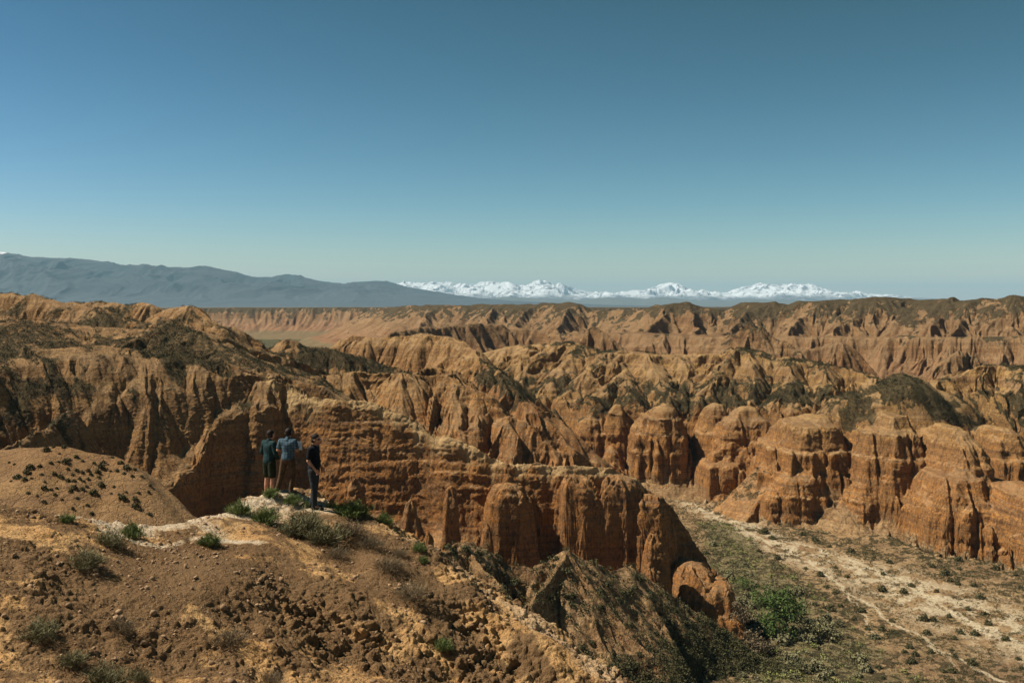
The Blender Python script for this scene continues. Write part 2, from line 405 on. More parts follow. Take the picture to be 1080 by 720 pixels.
butte(7, 1056, 450, 320, 1030, 1085, 16, -70, BQ)
butte(7, 1088, 512, 276, 1040, 1130, 17, -71, BP)
# cut-outs (blocks, pinnacles) of the near wall
butte(2, 730, 591, 214, 704, 756, 7, -73, [(0, 1), (0.5, 0.95), (0.75, 0.86), (0.9, 0.6), (1, 0)], 0.12, 4)
butte(2, 752, 611, 211, 722, 778, 7, -73, [(0, 1), (0.5, 0.97), (0.72, 0.90), (0.85, 0.72), (0.93, 0.4), (1, 0)], 0.12, 4)
butte(2, 768, 640, 208, 738, 786, 6, -73, [(0, 1), (0.6, 0.93), (0.85, 0.7), (0.95, 0.3), (1, 0)], 0.12, 4)
butte(2, 689, 563, 206, 677, 706, 3.5, -62, BQ, 0.18)
butte(2, 686, 594, 203, 674, 700, 3, -66, BQ, 0.18)
butte(2, 432, 524, 168, 408, 462, 4, -46, [(0, 1), (0.2, 0.93), (0.45, 0.6), (0.75, 0.4), (1, 0)], 0.12)
butte(2, 452, 552, 165, 436, 462, 3, -48, [(0, 1), (0.5, 0.6), (1, 0)], 0.12)
butte(2, 373, 503, 214, 363, 384, 2.4, -46, BQ, 0.2)
butte(2, 474, 512, 212, 465, 486, 2.6, -54, BQ, 0.15)
butte(2, 514, 551, 209, 504, 522, 2.2, -56, BQ, 0.15)
butte(2, 535, 508, 219, 506, 566, 6, -58, [(0, 1), (0.5, 0.93), (0.75, 0.8), (0.9, 0.4), (1, 0)], 0.1, 3)
for (a_, b_, Y_, l_, r_) in [(605, 499, 220, 586, 640), (648, 500, 220, 628, 690), (684, 520, 219, 662, 712)]:
    butte(2, a_, b_, Y_, l_, r_, 5, -60, [(0, 1), (0.45, 0.96), (0.7, 0.86), (0.85, 0.55), (1, 0)], 0.12, 4)

# ---- talus mounds between the near wall and the valley
ridge(1, [(455, 592, 172), (478, 572, 178), (497, 570, 182), (512, 577, 184), (530, 592, 184), (560, 600, 184), (580, 588, 186), (600, 577.5, 188), (618, 588, 189), (645, 600, 191), (665, 597, 195), (690, 612, 196), (720, 634, 196), (760, 664, 195), (800, 690, 193), (840, 712, 190)],
      [-60] * 8 + [-66] * 3 + [-70] * 5, 22, [(0, 0), (0.1, 0.07), (1, 1)], 14, SLOPE, 0.55, 0.6, 60, 0.5, 5)
ridge(1, [(556, 640, 170), (580, 612, 180), (600, 580, 187)], -66, 10, SLOPE, 12, SLOPE, 0.55, 0.5, 40, 0.3, 4)
ridge(1, [(600, 580, 187), (640, 640, 180), (670, 672, 176), (700, 705, 172), (740, 760, 166)], -72, 16, SLOPE, 16, SLOPE, 0.5, 0.5, 40, 0.4, 5)
ridge(1, [(485, 575, 178), (530, 620, 168), (560, 660, 160)], -70, 14, SLOPE, 14, SLOPE, 0.5, 0.5, 40, 0.4, 5)

# ---- aprons at the foot of the big cliffs
ridge(8, [(640, 478, 398), (700, 487, 380), (735, 499, 372), (770, 508, 362), (810, 520, 345), (850, 526, 334), (882, 527, 322), (905, 532, 318), (950, 545, 311), (990, 552, 300), (1030, 566, 292), (1070, 572, 284), (1110, 590, 272), (1180, 610, 264)], -70,
      20, [(0, 0), (1, 1)], 20, SLOPE, 0.1, 0.1, 24, 1.2, 11, flute=3.5)
for (px, py, Y) in [(872, 531, 322), (905, 536, 313), (963, 545, 306), (1042, 572, 288), (735, 503, 368), (790, 528, 348)]:
    ridge(8, [(px, py - 4, Y + 6), (px + 2, py + 16, Y - 4)], -70, 15, SLOPE, 15, SLOPE, 0.1, 0.1, 20, 0.5, 6, flute=2.0)

# ---- left mound with scattered shrubs
ridge(6, [(-260, 500, 88), (-120, 487, 84), (-40, 478, 80), (0, 474, 77), (30, 470, 75.5), (60, 469, 75), (90, 473, 75.5), (118, 479, 76), (135, 488, 77), (150, 500, 78), (165, 514, 79), (182, 528, 80), (202, 541, 81), (225, 556, 82)], -30,
      26, [(0, 0), (0.12, 0.03), (0.4, 0.22), (1, 1)], 14, [(0, 0), (0.2, 0.12), (1, 1)], 0.7, 0.9, 50, 0.3, 5)

# ---- gullies and ribs: stripes that run down the slope, in octaves
dYr = np.gradient(YY)[:, None].astype(f4)
du = f4(uu[1] - uu[0])
def gradient(Hh):
    hx = np.gradient(Hh, axis=1) / du / Yg
    hy = np.gradient(Hh, axis=0) / dYr - hx * uu[None, :].astype(f4)      # along the column, minus the part the column adds in x
    return hx.astype(f4), hy.astype(f4)

def blur(a, n, ax):
    k = np.ones(n) / n
    c = np.cumsum(np.insert(a, 0, 0, axis=ax), axis=ax, dtype=np.float64)
    pad = n // 2
    ap = np.concatenate([np.repeat(np.take(a, [0], ax), pad, ax), a, np.repeat(np.take(a, [-1], ax), pad, ax)], ax)
    c = np.cumsum(ap, axis=ax, dtype=np.float64)
    z = np.zeros_like(np.take(c, [0], ax))
    c = np.concatenate([z, c], ax)
    L = a.shape[ax]
    return ((np.take(c, range(n, n + L), ax) - np.take(c, range(0, L), ax)) / n).astype(f4)

H = blur(blur(H, 5, 0), 3, 1)
dirx, diry = gradient(blur(blur(H, 15, 0), 15, 1))
for k, (wn_, cell, A, sd) in enumerate([(15.0, 24.0, 0.26, 3), (6.5, 10.5, 0.17, 11), (3.1, 4.6, 0.11, 23), (1.5, 2.2, 0.07, 31)]):
    gx, gy = gradient(blur(blur(H, 7 if k < 2 else 3, 0), 7 if k < 2 else 3, 1))
    if k == 0: gx, gy = dirx, diry
    def oct_(X, Y, gx, gy, H0, I0):
        s = np.sqrt(gx * gx + gy * gy) + f4(1e-5)
        tx = -gy / s; ty = gx / s
        g = phasor(X, Y, tx, ty, wn_, cell, sd, 0.15)
        depth = A * wn_ * np.minimum(s + (0.2 if k < 2 else 0.1), 3.0)
        depth = depth * sstep(0.12, 0.5, s)
        st = sstep(1.5, 2.3, s) * (I0 != 5)
        depth = depth * (1 - st * (0.55, 0.5, 0.5, 0.6)[k])
        if k == 0: depth = depth * np.where(I0 == 6, f4(0.16), np.where(I0 == 1, f4(0.2), np.where((I0 == 2) & (Y < 235), f4(0.22), f4(1))))
        if k == 1: depth = depth * np.where((I0 == 2) & (Y < 235) & (s > 1.2), f4(0.5), np.where(I0 == 6, f4(0.35), np.where(I0 == 1, f4(0.7), f4(1))))
        if k == 2: depth = depth * np.where((I0 == 6) | (I0 == 1) | (I0 == 8), f4(0.6), f4(1))
        depth = depth * np.where(I0 == 8, f4(0.35), np.where(I0 == 10, f4((0.15, 0.3, 0.5, 0.7)[k]), np.where(I0 == 7, f4((0.08, 0.35, 0.7, 0.8)[k]), np.where(I0 == 9, f4((0.30, 0.4, 0.6, 0.9)[k]), np.where(I0 == 3, f4((0.5, 0.6, 0.8, 1)[k]), f4(1))))))
        depth = depth * np.where(I0 == 6, f4((0.0, 0.0, 0.0, 0.6)[k]), f4(1))
        depth = depth * np.where((I0 == 4) & (s <= 1.3), f4((1.7, 1.3, 1.1, 1.0)[k]), f4(1))
        depth = depth * np.where((I0 == 4) & (s > 1.3), f4((0.5, 0.6, 0.7, 0.8)[k]), f4(1))
        return (H0 - depth * (1 - g) + depth * f4(0.25)).astype(f4)
    H = par(oct_, Xg, Yg, gx, gy, H, ID)
# middle-sized gullies far away
def far_oct0(X, Y, gx, gy, H0):
    X, Y = X + 9 * n2(X / 55, Y / 55), Y + 9 * n2(X / 60 + 9, Y / 60)
    s = np.sqrt(gx * gx + gy * gy) + f4(1e-5)
    g = phasor(X, Y, -gy / s, gx / s, 24.0, 38.0, 79, 0.4)
    return (H0 - sstep(480, 620, Y) * 6.0 * np.minimum(s, 1.5) * sstep(0.1, 0.4, s) * (1 - g)).astype(f4)
gx, gy = gradient(blur(blur(H, 9, 0), 9, 1))
H = par(far_oct0, Xg, Yg, gx, gy, H)
# large gullies far away
def far_oct(X, Y, gx, gy, H0):
    X, Y = X + 9 * n2(X / 55, Y / 55), Y + 9 * n2(X / 60 + 9, Y / 60)
    s = np.sqrt(gx * gx + gy * gy) + f4(1e-5)
    g = phasor(X, Y, -gy / s, gx / s, 46.0, 70.0, 77, 0.4)
    k = sstep(520, 700, Y)
    return (H0 - k * (4.0 + 9.0 * sstep(-0.4, 0.4, n2(X / 130 + 5, Y / 130))) * np.minimum(s, 1.5) * sstep(0.1, 0.4, s) * (1 - g)).astype(f4)
H = par(far_oct, Xg, Yg, dirx, diry, H)
H = np.maximum(H, fl * 0 - 73)

# ---- pick rows where the picture needs them (per column, smoothed over columns)
NROW = 1500
sy = H / Yg * 1050
dpy = np.abs(np.diff(sy, axis=0, prepend=sy[:1]))
hor = np.maximum.accumulate(sy, axis=0)
vis = (sy >= hor - 1.5).astype(f4)
dl = (np.diff(YY, prepend=YY[0] - (YY[1] - YY[0])) / YY)[:, None]
wgt = dpy * (0.18 + vis) + dl * 60 + 1e-4
wgt = np.minimum(wgt, 3.0)
wgt = blur(blur(wgt, 31, 1), 21, 1)
wgt = blur(wgt, 9, 0)
cw = np.cumsum(wgt, axis=0); cw = (cw - cw[:1]) / (cw[-1:] - cw[:1])
tgt = np.linspace(0, 1, NROW)
Yn = np.empty((NROW, NC)); Hn = np.empty((NROW, NC)); In = np.empty((NROW, NC), np.int8); fi = np.arange(NR)
for c in range(NC):
    q = np.interp(tgt, cw[:, c], fi)
    Yn[:, c] = np.interp(q, fi, YY); Hn[:, c] = np.interp(q, fi, H[:, c]); In[:, c] = ID[np.round(q).astype(int), c]
Xn = Yn * uu[None, :]
Pn = np.stack([Xn, Yn, Hn], -1).astype(f4)

def normals(P):
    a = np.gradient(P, axis=1); b = np.gradient(P, axis=0)
    n = np.cross(a, b); n /= np.linalg.norm(n, axis=-1)[..., None] + 1e-9
    return n.astype(f4)
Nn = normals(Pn)

def displace(P, N, I0):
    x, y, z = P[..., 0], P[..., 1], P[..., 2]
    steep = 1 - np.clip(N[..., 2], 0, 1)
    amp = 0.22 + 0.9 * sstep(0.38, 0.66, steep)
    far = np.clip(y / 400, 0, 1.6)
    wx = 0.6 * n3(x / 4, y / 4, z / 3)
    soft = np.where((I0 == 3) | (I0 == 9), f4(0.5), np.where(I0 == 7, f4(0.8), f4(1)))
    d = (2 * np.abs(n3(x / 7.0 + wx, y / 7.0, z / 5.0)) - 0.5) * 0.42 * far * soft
    d += (2.2 * np.abs(n3(x / 2.8 + wx, y / 2.8 + 9, z / 1.5)) - 0.5) * 0.22 * np.clip(far * 1.2, 0.2, 1) * soft
    d += (2.2 * np.abs(n3(x / 1.2 + 5, y / 1.2, z / 0.75)) - 0.5) * np.where(I0 == 7, f4(0.19), f4(0.12))
    d += n3(x / 0.55, y / 0.55 + 5, z / 0.4) * 0.08
    # beds: hard and soft layers stand out or in
    zz = z + 0.8 * n3(x / 30, y / 30, z / 30) + 0.25 * n3(x / 6, y / 6, z / 6)
    bed = n3(zz * 0 + 3.3, zz * 0 + x / 90, zz / 1.9) + 0.6 * n3(zz * 0 + 8.3, zz * 0 + y / 90, zz / 0.8)
    d += bed * (0.35 + 0.65 * sstep(-0.3, 0.4, n3(x / 9, y / 9, z / 5))) * np.where(I0 == 7, f4(0.75), np.where(I0 == 2, f4(0.4), f4(0.7))) * sstep(0.4, 0.75, steep) * np.clip(y / 250, 0.4, 1.2)
    d = d * amp * np.where((I0 == 8) | (I0 == 6), f4(0.5), np.where(I0 == 1, f4(0.9), f4(1)))
    P2 = P + N * d[..., None].astype(f4)
    return P2.astype(f4), d.astype(f4)
Pd, Dd = par(displace, Pn, Nn, In)

def veg_mask(P, N, I0):
    x, y, z = P[..., 0], P[..., 1], P[..., 2]
    flat = sstep(0.62, 0.86, N[..., 2])
    big = fbm2(x, y, 40, 4, 0.6, 2)
    med = fbm2(x, y, 9, 4, 0.6, 5)
    v = flat * sstep(-0.25, 0.35, big * 0.6 + med * 0.6)
    band = sstep(-43, -38, z) * sstep(-27, -34, z)
    v = np.where((I0 == 4), np.maximum(v * 0.95, band * sstep(-0.5, 0.3, med + 0.3 * big) * 0.95 * sstep(0.3, 0.6, N[..., 2])), v)
    v = np.where(I0 == 2, v * 0.5, np.where(I0 == 7, v * 0.3, v))
    v = np.where((I0 == 3) | (I0 == 9), 0.8 * sstep(-0.3, 0.5, med * 0.7 + big * 0.5 + 0.9 * (N[..., 2] - 0.75)) * np.where(I0 == 9, 0.62 + 0.38 * sstep(-34, -20, z), 1), v)
    v = np.where(I0 == 5, sstep(-0.25, 0.45, med * 0.8 + big * 0.8 + (z + 16 + 0.006 * (y - 900)) / 20) * (0.5 + 0.5 * flat), v)
    v = np.where((I0 == 6) | (I0 == 8), v * 0.0, v)
    v = np.where(I0 == 1, sstep(-0.2, 0.5, med + 0.4 * big + (-60 - z) / 7) * 0.55, v)
    return v.astype(f4)
Vn = par(veg_mask, Pn, Nn, In)
def blob(px, py, Y, r, ry=None, amt=1.0, hard=0.45):
    """a patch of dark scrub that grows round a spot on the ground"""
    global Vn
    ax, ay, az = W(px, py, Y); ry = ry or r
    m = (np.abs(Xn - ax) < 1.6 * r) & (np.abs(Yn - ay) < 1.6 * ry)
    x = Xn[m]; y = Yn[m]
    q = 1 - np.hypot((x - ax) / r, (y - ay) / ry) + 0.55 * fbm2(x, y, 7, 4, 0.6, 8)
    Vn[m] = np.maximum(Vn[m], (amt * sstep(0.0, hard, q)).astype(f4) * sstep(0.25, 0.5, Nn[m][:, 2]))
for b in [(953, 408, 341, 16, 10, 0.95), (985, 418, 338, 9, 9, 0.9), (905, 424, 336, 9, 7, 0.8), (830, 412, 395, 14, 8), (870, 412, 392, 10, 6), (720, 410, 400, 8, 6), (765, 412, 398, 12, 7),
          (640, 415, 400, 14, 5), (590, 412, 402, 14, 5), (690, 415, 400, 7, 5), (560, 412, 405, 12, 6), (1060, 435, 335, 16, 10), (1025, 410, 350, 10, 8), (800, 372, 432, 16, 9), (540, 390, 352, 12, 14), (520, 385, 365, 8, 14),
          (360, 372, 332, 20, 10), (395, 380, 330, 14, 8), (130, 355, 252, 60, 16, 0.7), (215, 362, 255, 24, 14, 0.7), (20, 350, 252, 40, 16, 0.7), (160, 378, 236, 20, 6)]:
    blob(*b)

# ---- valley floor masks: pale wash, tracks, green strip
xs, ys = Xn, Yn
def polydist(pts, x, y):
    P = [W(p[0], p[1], -FLOOR * 1050 / (p[1] - HZ)) for p in pts]
    best = np.full(x.shape, 1e9)
    for (ax, ay, _), (bx, by, _) in zip(P[:-1], P[1:]):
        dx, dy = bx - ax, by - ay
        t = np.clip(((x - ax) * dx + (y - ay) * dy) / (dx * dx + dy * dy), 0, 1)
        best = np.minimum(best, np.hypot(x - ax - t * dx, y - ay - t * dy))
    return best
fm = (Hn < -61) & ((In == 0) | (In == 1)) & (Yn > 150) & (Yn < 460)
xf, yf = xs[fm], ys[fm]
jx = xf + 1.6 * fbm2(xf, yf, 9, 3, 0.5, 1); jy = yf + 1.6 * fbm2(xf, yf, 9, 3, 0.5, 6)
trk = np.minimum(polydist([(735, 535), (760, 548), (815, 572), (850, 590), (890, 620), (940, 655), (985, 680), (1030, 703), (1090, 735), (1180, 790)], jx, jy),
                 polydist([(868, 597), (895, 625), (912, 650), (918, 668)], jx, jy) + 0.25)
trk = np.minimum(trk, polydist([(985, 680), (998, 692), (1000, 700)], jx, jy) + 0.3)
trk = np.minimum(trk, polydist([(700, 508), (735, 535), (770, 545), (850, 575), (930, 600), (1000, 640), (1040, 665)], jx, jy) + 0.1)
wash = polydist([(690, 500), (735, 532), (790, 560), (850, 585), (920, 605), (980, 630), (1030, 650), (1085, 668), (1180, 700)], xf, yf)
wn2 = fbm2(xf, yf, 5.5, 4, 0.65, 12)
wide = np.interp(yf, [180, 260, 300, 380], [24, 17, 11, 5])
PALE = np.zeros(Xn.shape, f4)
PALE[fm] = np.clip(0.9 * sstep(1.2, 0.3, wash / wide + 0.3 * wn2) * sstep(-0.3, 0.3, wn2) + 0.8 * sstep(0.7, 0.3, trk) , 0, 1)
grs = polydist([(755, 555), (790, 600), (820, 640), (850, 690), (870, 740), (900, 800)], xf, yf)
gw = np.interp(yf, [180, 230, 330], [17, 14, 5])
GRN = np.zeros(Xn.shape, f4)
GRN[fm] = sstep(1.15, 0.55, grs / gw + 0.35 * fbm2(xf, yf, 8, 3, 0.6, 15))
vv = Vn[fm]
vv = np.maximum(vv * 0.0, sstep(-0.1, 0.5, fbm2(xf, yf, 2.6, 3, 0.7, 22) + 0.35 * fbm2(xf, yf, 14, 2, 0.5, 23) + 0.25)) * np.where(In[fm] == 1, 0.75, sstep(0.4, 1.2, wash / wide) * 0.5 + 0.25)
Vn[fm] = np.maximum(vv * (1 - 0.8 * PALE[fm]), 0)
# pale golden tint in a narrow band along the near wall's crest
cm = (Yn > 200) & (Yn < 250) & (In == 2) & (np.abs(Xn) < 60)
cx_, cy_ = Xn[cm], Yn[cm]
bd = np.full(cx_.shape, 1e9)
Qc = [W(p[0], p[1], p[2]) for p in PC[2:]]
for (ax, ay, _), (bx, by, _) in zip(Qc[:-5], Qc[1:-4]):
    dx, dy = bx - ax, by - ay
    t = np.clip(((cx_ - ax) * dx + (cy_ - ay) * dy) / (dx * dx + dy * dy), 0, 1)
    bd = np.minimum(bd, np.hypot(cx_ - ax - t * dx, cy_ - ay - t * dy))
CREST_TINT = np.zeros(Xn.shape, f4)
CREST_TINT[cm] = 0.8 * sstep(1.5, 0.4, bd + 0.8 * fbm2(cx_, cy_, 4, 3, 0.6, 44))
Vn[cm] *= 1 - CREST_TINT[cm]
# far green flat
ff = (Yn > 1350) & (Hn < -55)
GRN[ff] = 0.85; Vn[ff] = 0
# ------------------------------------------------------------------ materials
def nt(name):
    m = bpy.data.materials.new(name); m.use_nodes = True
    n, l = m.node_tree.nodes, m.node_tree.links
    return m, n, l, n["Principled BSDF"]

class G:
    """tiny node-graph helper"""
    def __init__(s, n, l): s.n, s.l = n, l
    def put(s, sock, v):
        if isinstance(v, bpy.types.NodeSocket): s.l.new(v, sock)
        elif isinstance(v, (tuple, list)) and len(v) == 3 and sock.type == 'RGBA': sock.default_value = (*v, 1)
        else: sock.default_value = v
    def math(s, op, a, b=0.0, c=None, clamp=False):
        x = s.n.new("ShaderNodeMath"); x.operation = op; x.use_clamp = clamp
        s.put(x.inputs[0], a); s.put(x.inputs[1], b)
        if c is not None: s.put(x.inputs[2], c)
        return x.outputs[0]
    def mix(s, f, a, b, mode='MIX'):
        x = s.n.new("ShaderNodeMix"); x.data_type = 'RGBA'; x.blend_type = mode
        s.put(x.inputs[0], f); s.put(x.inputs[6], a); s.put(x.inputs[7], b)
        return x.outputs[2]
    def ramp(s, v, lo, hi, a=0.0, b=1.0):
        x = s.n.new("ShaderNodeMapRange"); x.interpolation_type = 'SMOOTHSTEP'
        s.put(x.inputs[0], v); x.inputs[1].default_value = lo; x.inputs[2].default_value = hi
        x.inputs[3].default_value = a; x.inputs[4].default_value = b
        return x.outputs[0]
    def attr(s, name):
        x = s.n.new("ShaderNodeAttribute"); x.attribute_name = name; return x.outputs["Fac"]
    def pos(s): return s.n.new("ShaderNodeNewGeometry").outputs["Position"]
    def scale(s, v, sc, off=(0, 0, 0)):
        x = s.n.new("ShaderNodeMapping"); s.l.new(v, x.inputs[0]); x.inputs["Scale"].default_value = sc; x.inputs["Location"].default_value = off
        return x.outputs[0]
    def noise(s, v, sc, det=4, rough=0.6, dist=0.0):
        x = s.n.new("ShaderNodeTexNoise"); s.l.new(v, x.inputs["Vector"]); x.inputs["Scale"].default_value = sc
        x.inputs["Detail"].default_value = det; x.inputs["Roughness"].default_value = rough; x.inputs["Distortion"].default_value = dist
        return x.outputs["Fac"]
    def vor(s, v, sc, feat='F1', rnd=1.0):
        x = s.n.new("ShaderNodeTexVoronoi"); s.l.new(v, x.inputs["Vector"]); x.inputs["Scale"].default_value = sc; x.feature = feat
        x.inputs["Randomness"].default_value = rnd
        return x.outputs["Distance"], x.outputs["Color"]
    def bump(s, h, st, dist, nrm=None):
        x = s.n.new("ShaderNodeBump"); s.l.new(h, x.inputs["Height"]); x.inputs["Strength"].default_value = st; x.inputs["Distance"].default_value = dist
        if nrm is not None: s.l.new(nrm, x.inputs["Normal"])
        return x.outputs[0]
    def sep(s, v):
        x = s.n.new("ShaderNodeSeparateXYZ"); s.l.new(v, x.inputs[0]); return x.outputs

def canyon_material(name, tan, orange, zlo=-52, zhi=-34, pale=(0.52, 0.38, 0.22), sc=1.0):
    m, n, l, b = nt(name); g = G(n, l)
    P = g.pos(); xyz = g.sep(P)
    wob = g.noise(g.scale(P, (.03, .03, .03)), 1.0, 3)
    # beds
    bed = g.noise(g.scale(P, (.012, .012, .38)), 1.0, 3, 0.7, 0.3)
    bed2 = g.noise(g.scale(P, (.02, .02, 1.1), (4, 2, 7)), 1.0, 2, 0.6, 0.2)
    h = g.math('ADD', xyz[2], g.math('MULTIPLY', wob, 10.0))
    up = g.ramp(h, zlo + 5, zhi + 5)
    c = g.mix(up, orange, tan)
    c = g.mix(g.ramp(bed, 0.42, 0.62), c, g.mix(0.5, c, (0.22, 0.105, 0.045)))
    c = g.mix(g.ramp(bed, 0.50, 0.30, 0, 0.5), c, (0.46, 0.29, 0.14))
    c = g.mix(g.ramp(bed2, 0.55, 0.66, 0, 0.6), c, (0.17, 0.095, 0.055))
    bl = g.math('ABSOLUTE', g.math('SUBTRACT', g.noise(g.scale(P, (.03, .03, .9), (1, 5, 3)), 1.0, 2, 0.5), 0.5))
    c = g.mix(g.ramp(bl, 0.03, 0.0, 0, 0.55), c, (0.12, 0.065, 0.035))
    big = g.noise(g.scale(P, (.07, .07, .07)), 1.0, 4, 0.65)
    c = g.mix(g.ramp(big, 0.35, 0.7, 0, 0.45), c, g.mix(0.5, c, (0.20, 0.115, 0.06)))
    fine = g.noise(P, 1.6 * sc, 5, 0.75)
    c = g.mix(g.ramp(fine, 0.38, 0.62, 0.0, 0.6), c, (0.15, 0.085, 0.042))
    c = g.mix(g.ramp(g.noise(P, 0.45 * sc, 4, 0.7), 0.42, 0.66, 0.0, 0.55), c, (0.20, 0.12, 0.06))
    jt = g.math('ABSOLUTE', g.math('SUBTRACT', g.noise(g.scale(P, (.55, .55, .10)), 1.0, 3, 0.55), 0.5))
    c = g.mix(g.math('MULTIPLY', g.ramp(jt, 0.022, 0.0, 0, 0.75), g.math('SUBTRACT', 1.0, g.attr("dust"))), c, (0.09, 0.05, 0.03))
    # dust lying on ledges
    dust = g.math('MULTIPLY', g.attr("dust"), g.ramp(fine, 0.3, 0.6, 0.5, 1.0))
    c = g.mix(g.math('MULTIPLY', dust, 0.6), c, pale)
    c = g.mix(g.attr("crest_tint"), c, (0.54, 0.37, 0.185))
    # valley floor
    c = g.mix(g.attr("pale"), c, g.mix(g.ramp(fine, 0.4, 0.62), (0.62, 0.53, 0.38), (0.50, 0.39, 0.24)))
    # grass
    gn = g.noise(P, 0.9, 4, 0.7)
    grass = g.mix(g.ramp(gn, 0.38, 0.62), (0.075, 0.080, 0.036), (0.26, 0.21, 0.11))
    c = g.mix(g.math('MULTIPLY', g.attr("green"), g.ramp(gn, 0.3, 0.55, 0.25, 0.9)), c, grass)
    # scrub: speckled cover
    vn = g.attr("veg")
    sp = g.noise(P, 0.9 * sc, 4, 0.85)
    vd, vc = g.vor(P, 0.8 * sc)
    k = g.math('ADD', g.math('MULTIPLY', sp, 0.9), g.math('MULTIPLY', vd, 0.45))
    th = g.math('SUBTRACT', g.math('MULTIPLY', vn, 0.98), k)
    vm = g.ramp(th, -0.24, 0.06)
    scrub = g.mix(g.ramp(g.noise(P, 0.25, 3), 0.35, 0.65), (0.042, 0.034, 0.018), (0.070, 0.060, 0.030))
    c = g.mix(g.math('MULTIPLY', vm, 0.85), c, scrub)
    l.new(c, b.inputs["Base Color"])
    b.inputs["Roughness"].default_value = 0.95
    b.inputs["Specular IOR Level"].default_value = 0.1
    crack = g.math('ABSOLUTE', g.math('SUBTRACT', g.noise(g.scale(P, (1, 1, .35)), 0.9, 4, 0.6), 0.5))
    bh = g.math('ADD', g.math('MULTIPLY', fine, 0.8), g.math('MULTIPLY', g.ramp(crack, 0.0, 0.05), 0.25))
    bh = g.math('ADD', bh, g.math('MULTIPLY', vm, 0.5))
    nrm = g.bump(bh, 1.0, 0.6 / sc)
    nrm = g.bump(g.noise(P, 6.0, 3, 0.7), 0.5, 0.12, nrm)
    l.new(nrm, b.inputs["Normal"])
    return m

TAN, ORG = (0.44, 0.262, 0.088), (0.50, 0.222, 0.056)
M_cliff = canyon_material("canyon_sandstone", TAN, ORG)
M_far = canyon_material("far_sandstone", (0.34, 0.19, 0.078), (0.35, 0.14, 0.055), -48, -22, (0.52, 0.38, 0.22), 0.45)
M_left = canyon_material("hill_earth", (0.40, 0.225, 0.082), (0.44, 0.195, 0.055), -45, -22)
M_wall = canyon_material("wall_sandstone", (0.45, 0.26, 0.09), (0.45, 0.19, 0.048), -36, -16)
M_mound = canyon_material("mound_earth", (0.43, 0.265, 0.12), (0.43, 0.265, 0.12), -90, -80)

M_floor = canyon_material("valley_earth", (0.48, 0.34, 0.18), (0.48, 0.34, 0.18), -90, -80)
M_dome = canyon_material("dome_earth", (0.32, 0.185, 0.078), (0.32, 0.185, 0.078), -90, -80, (0.38, 0.25, 0.13), 1.6)
# ------------------------------------------------------------------ the height field becomes named landforms
Nd = normals(Pd)
DUST = (sstep(0.55, 0.9, Nd[..., 2]) * sstep(0.9, 0.5, Nn[..., 2] * 0.6 + 0.2)).astype(f4)
fid = In[:-1, :-1].astype(int).ravel()
ri, ci = np.meshgrid(np.arange(NROW - 1), np.arange(NC - 1), indexing='ij')
q00 = (ri * NC + ci).ravel()
FACES = np.stack([q00, q00 + 1, q00 + NC + 1, q00 + NC], -1)
Vflat = Pd.reshape(-1, 3); NF = Nd.reshape(-1, 3)
NAMES = {0: ("valley_floor", M_floor), 1: ("talus_slope", M_mound), 2: ("canyon_ridge", M_wall), 3: ("hills", M_left), 4: ("canyon_cliff", M_cliff), 5: ("badlands_terrain", M_far), 6: ("hill", M_dome), 8: ("scree_slope", M_mound), 7: ("canyon_buttress", M_cliff), 9: ("hillside", M_left), 10: ("canyon_hill", M_cliff)}
for k, (nm, mat) in NAMES.items():
    fs = FACES[fid == k]
    if not len(fs): continue
    used, inv = np.unique(fs, return_inverse=True)
    me = make_mesh(nm, Vflat[used], inv.reshape(fs.shape))
    smooth(me)
    for an, A in (("veg", Vn), ("pale", PALE), ("green", GRN), ("dust", DUST), ("crest_tint", CREST_TINT)):
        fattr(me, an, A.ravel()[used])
    me.normals_split_custom_set_from_vertices(NF[used])
    tag(link(nm, me, mat), kind="structure")

# plain that runs to the mountains
xs_ = np.linspace(-30000, 30000, 90); ys_ = np.exp(np.linspace(math.log(2200), math.log(60000), 60))
gx_, gy_ = np.meshgrid(xs_, ys_)
gz_ = -14 + 0 * gx_ - sstep(3300, 2300, gy_) * 60
def grid_faces(nr, nc):
    r, c = np.meshgrid(np.arange(nr - 1), np.arange(nc - 1), indexing='ij')
    q = (r * nc + c).ravel()
    return np.stack([q, q + 1, q + nc + 1, q + nc], -1)
m, n, l, b = nt("steppe_ground"); g = G(n, l)
l.new(g.mix(g.noise(g.scale(g.pos(), (.0006, .0006, .0006)), 1.0, 4), (0.06, 0.055, 0.035), (0.085, 0.075, 0.05)), b.inputs["Base Color"]); b.inputs["Roughness"].default_value = 1
tag(link("plain_terrain", make_mesh("plain_terrain", np.stack([gx_, gy_, gz_], -1).reshape(-1, 3), grid_faces(60, 90)), m), kind="structure")

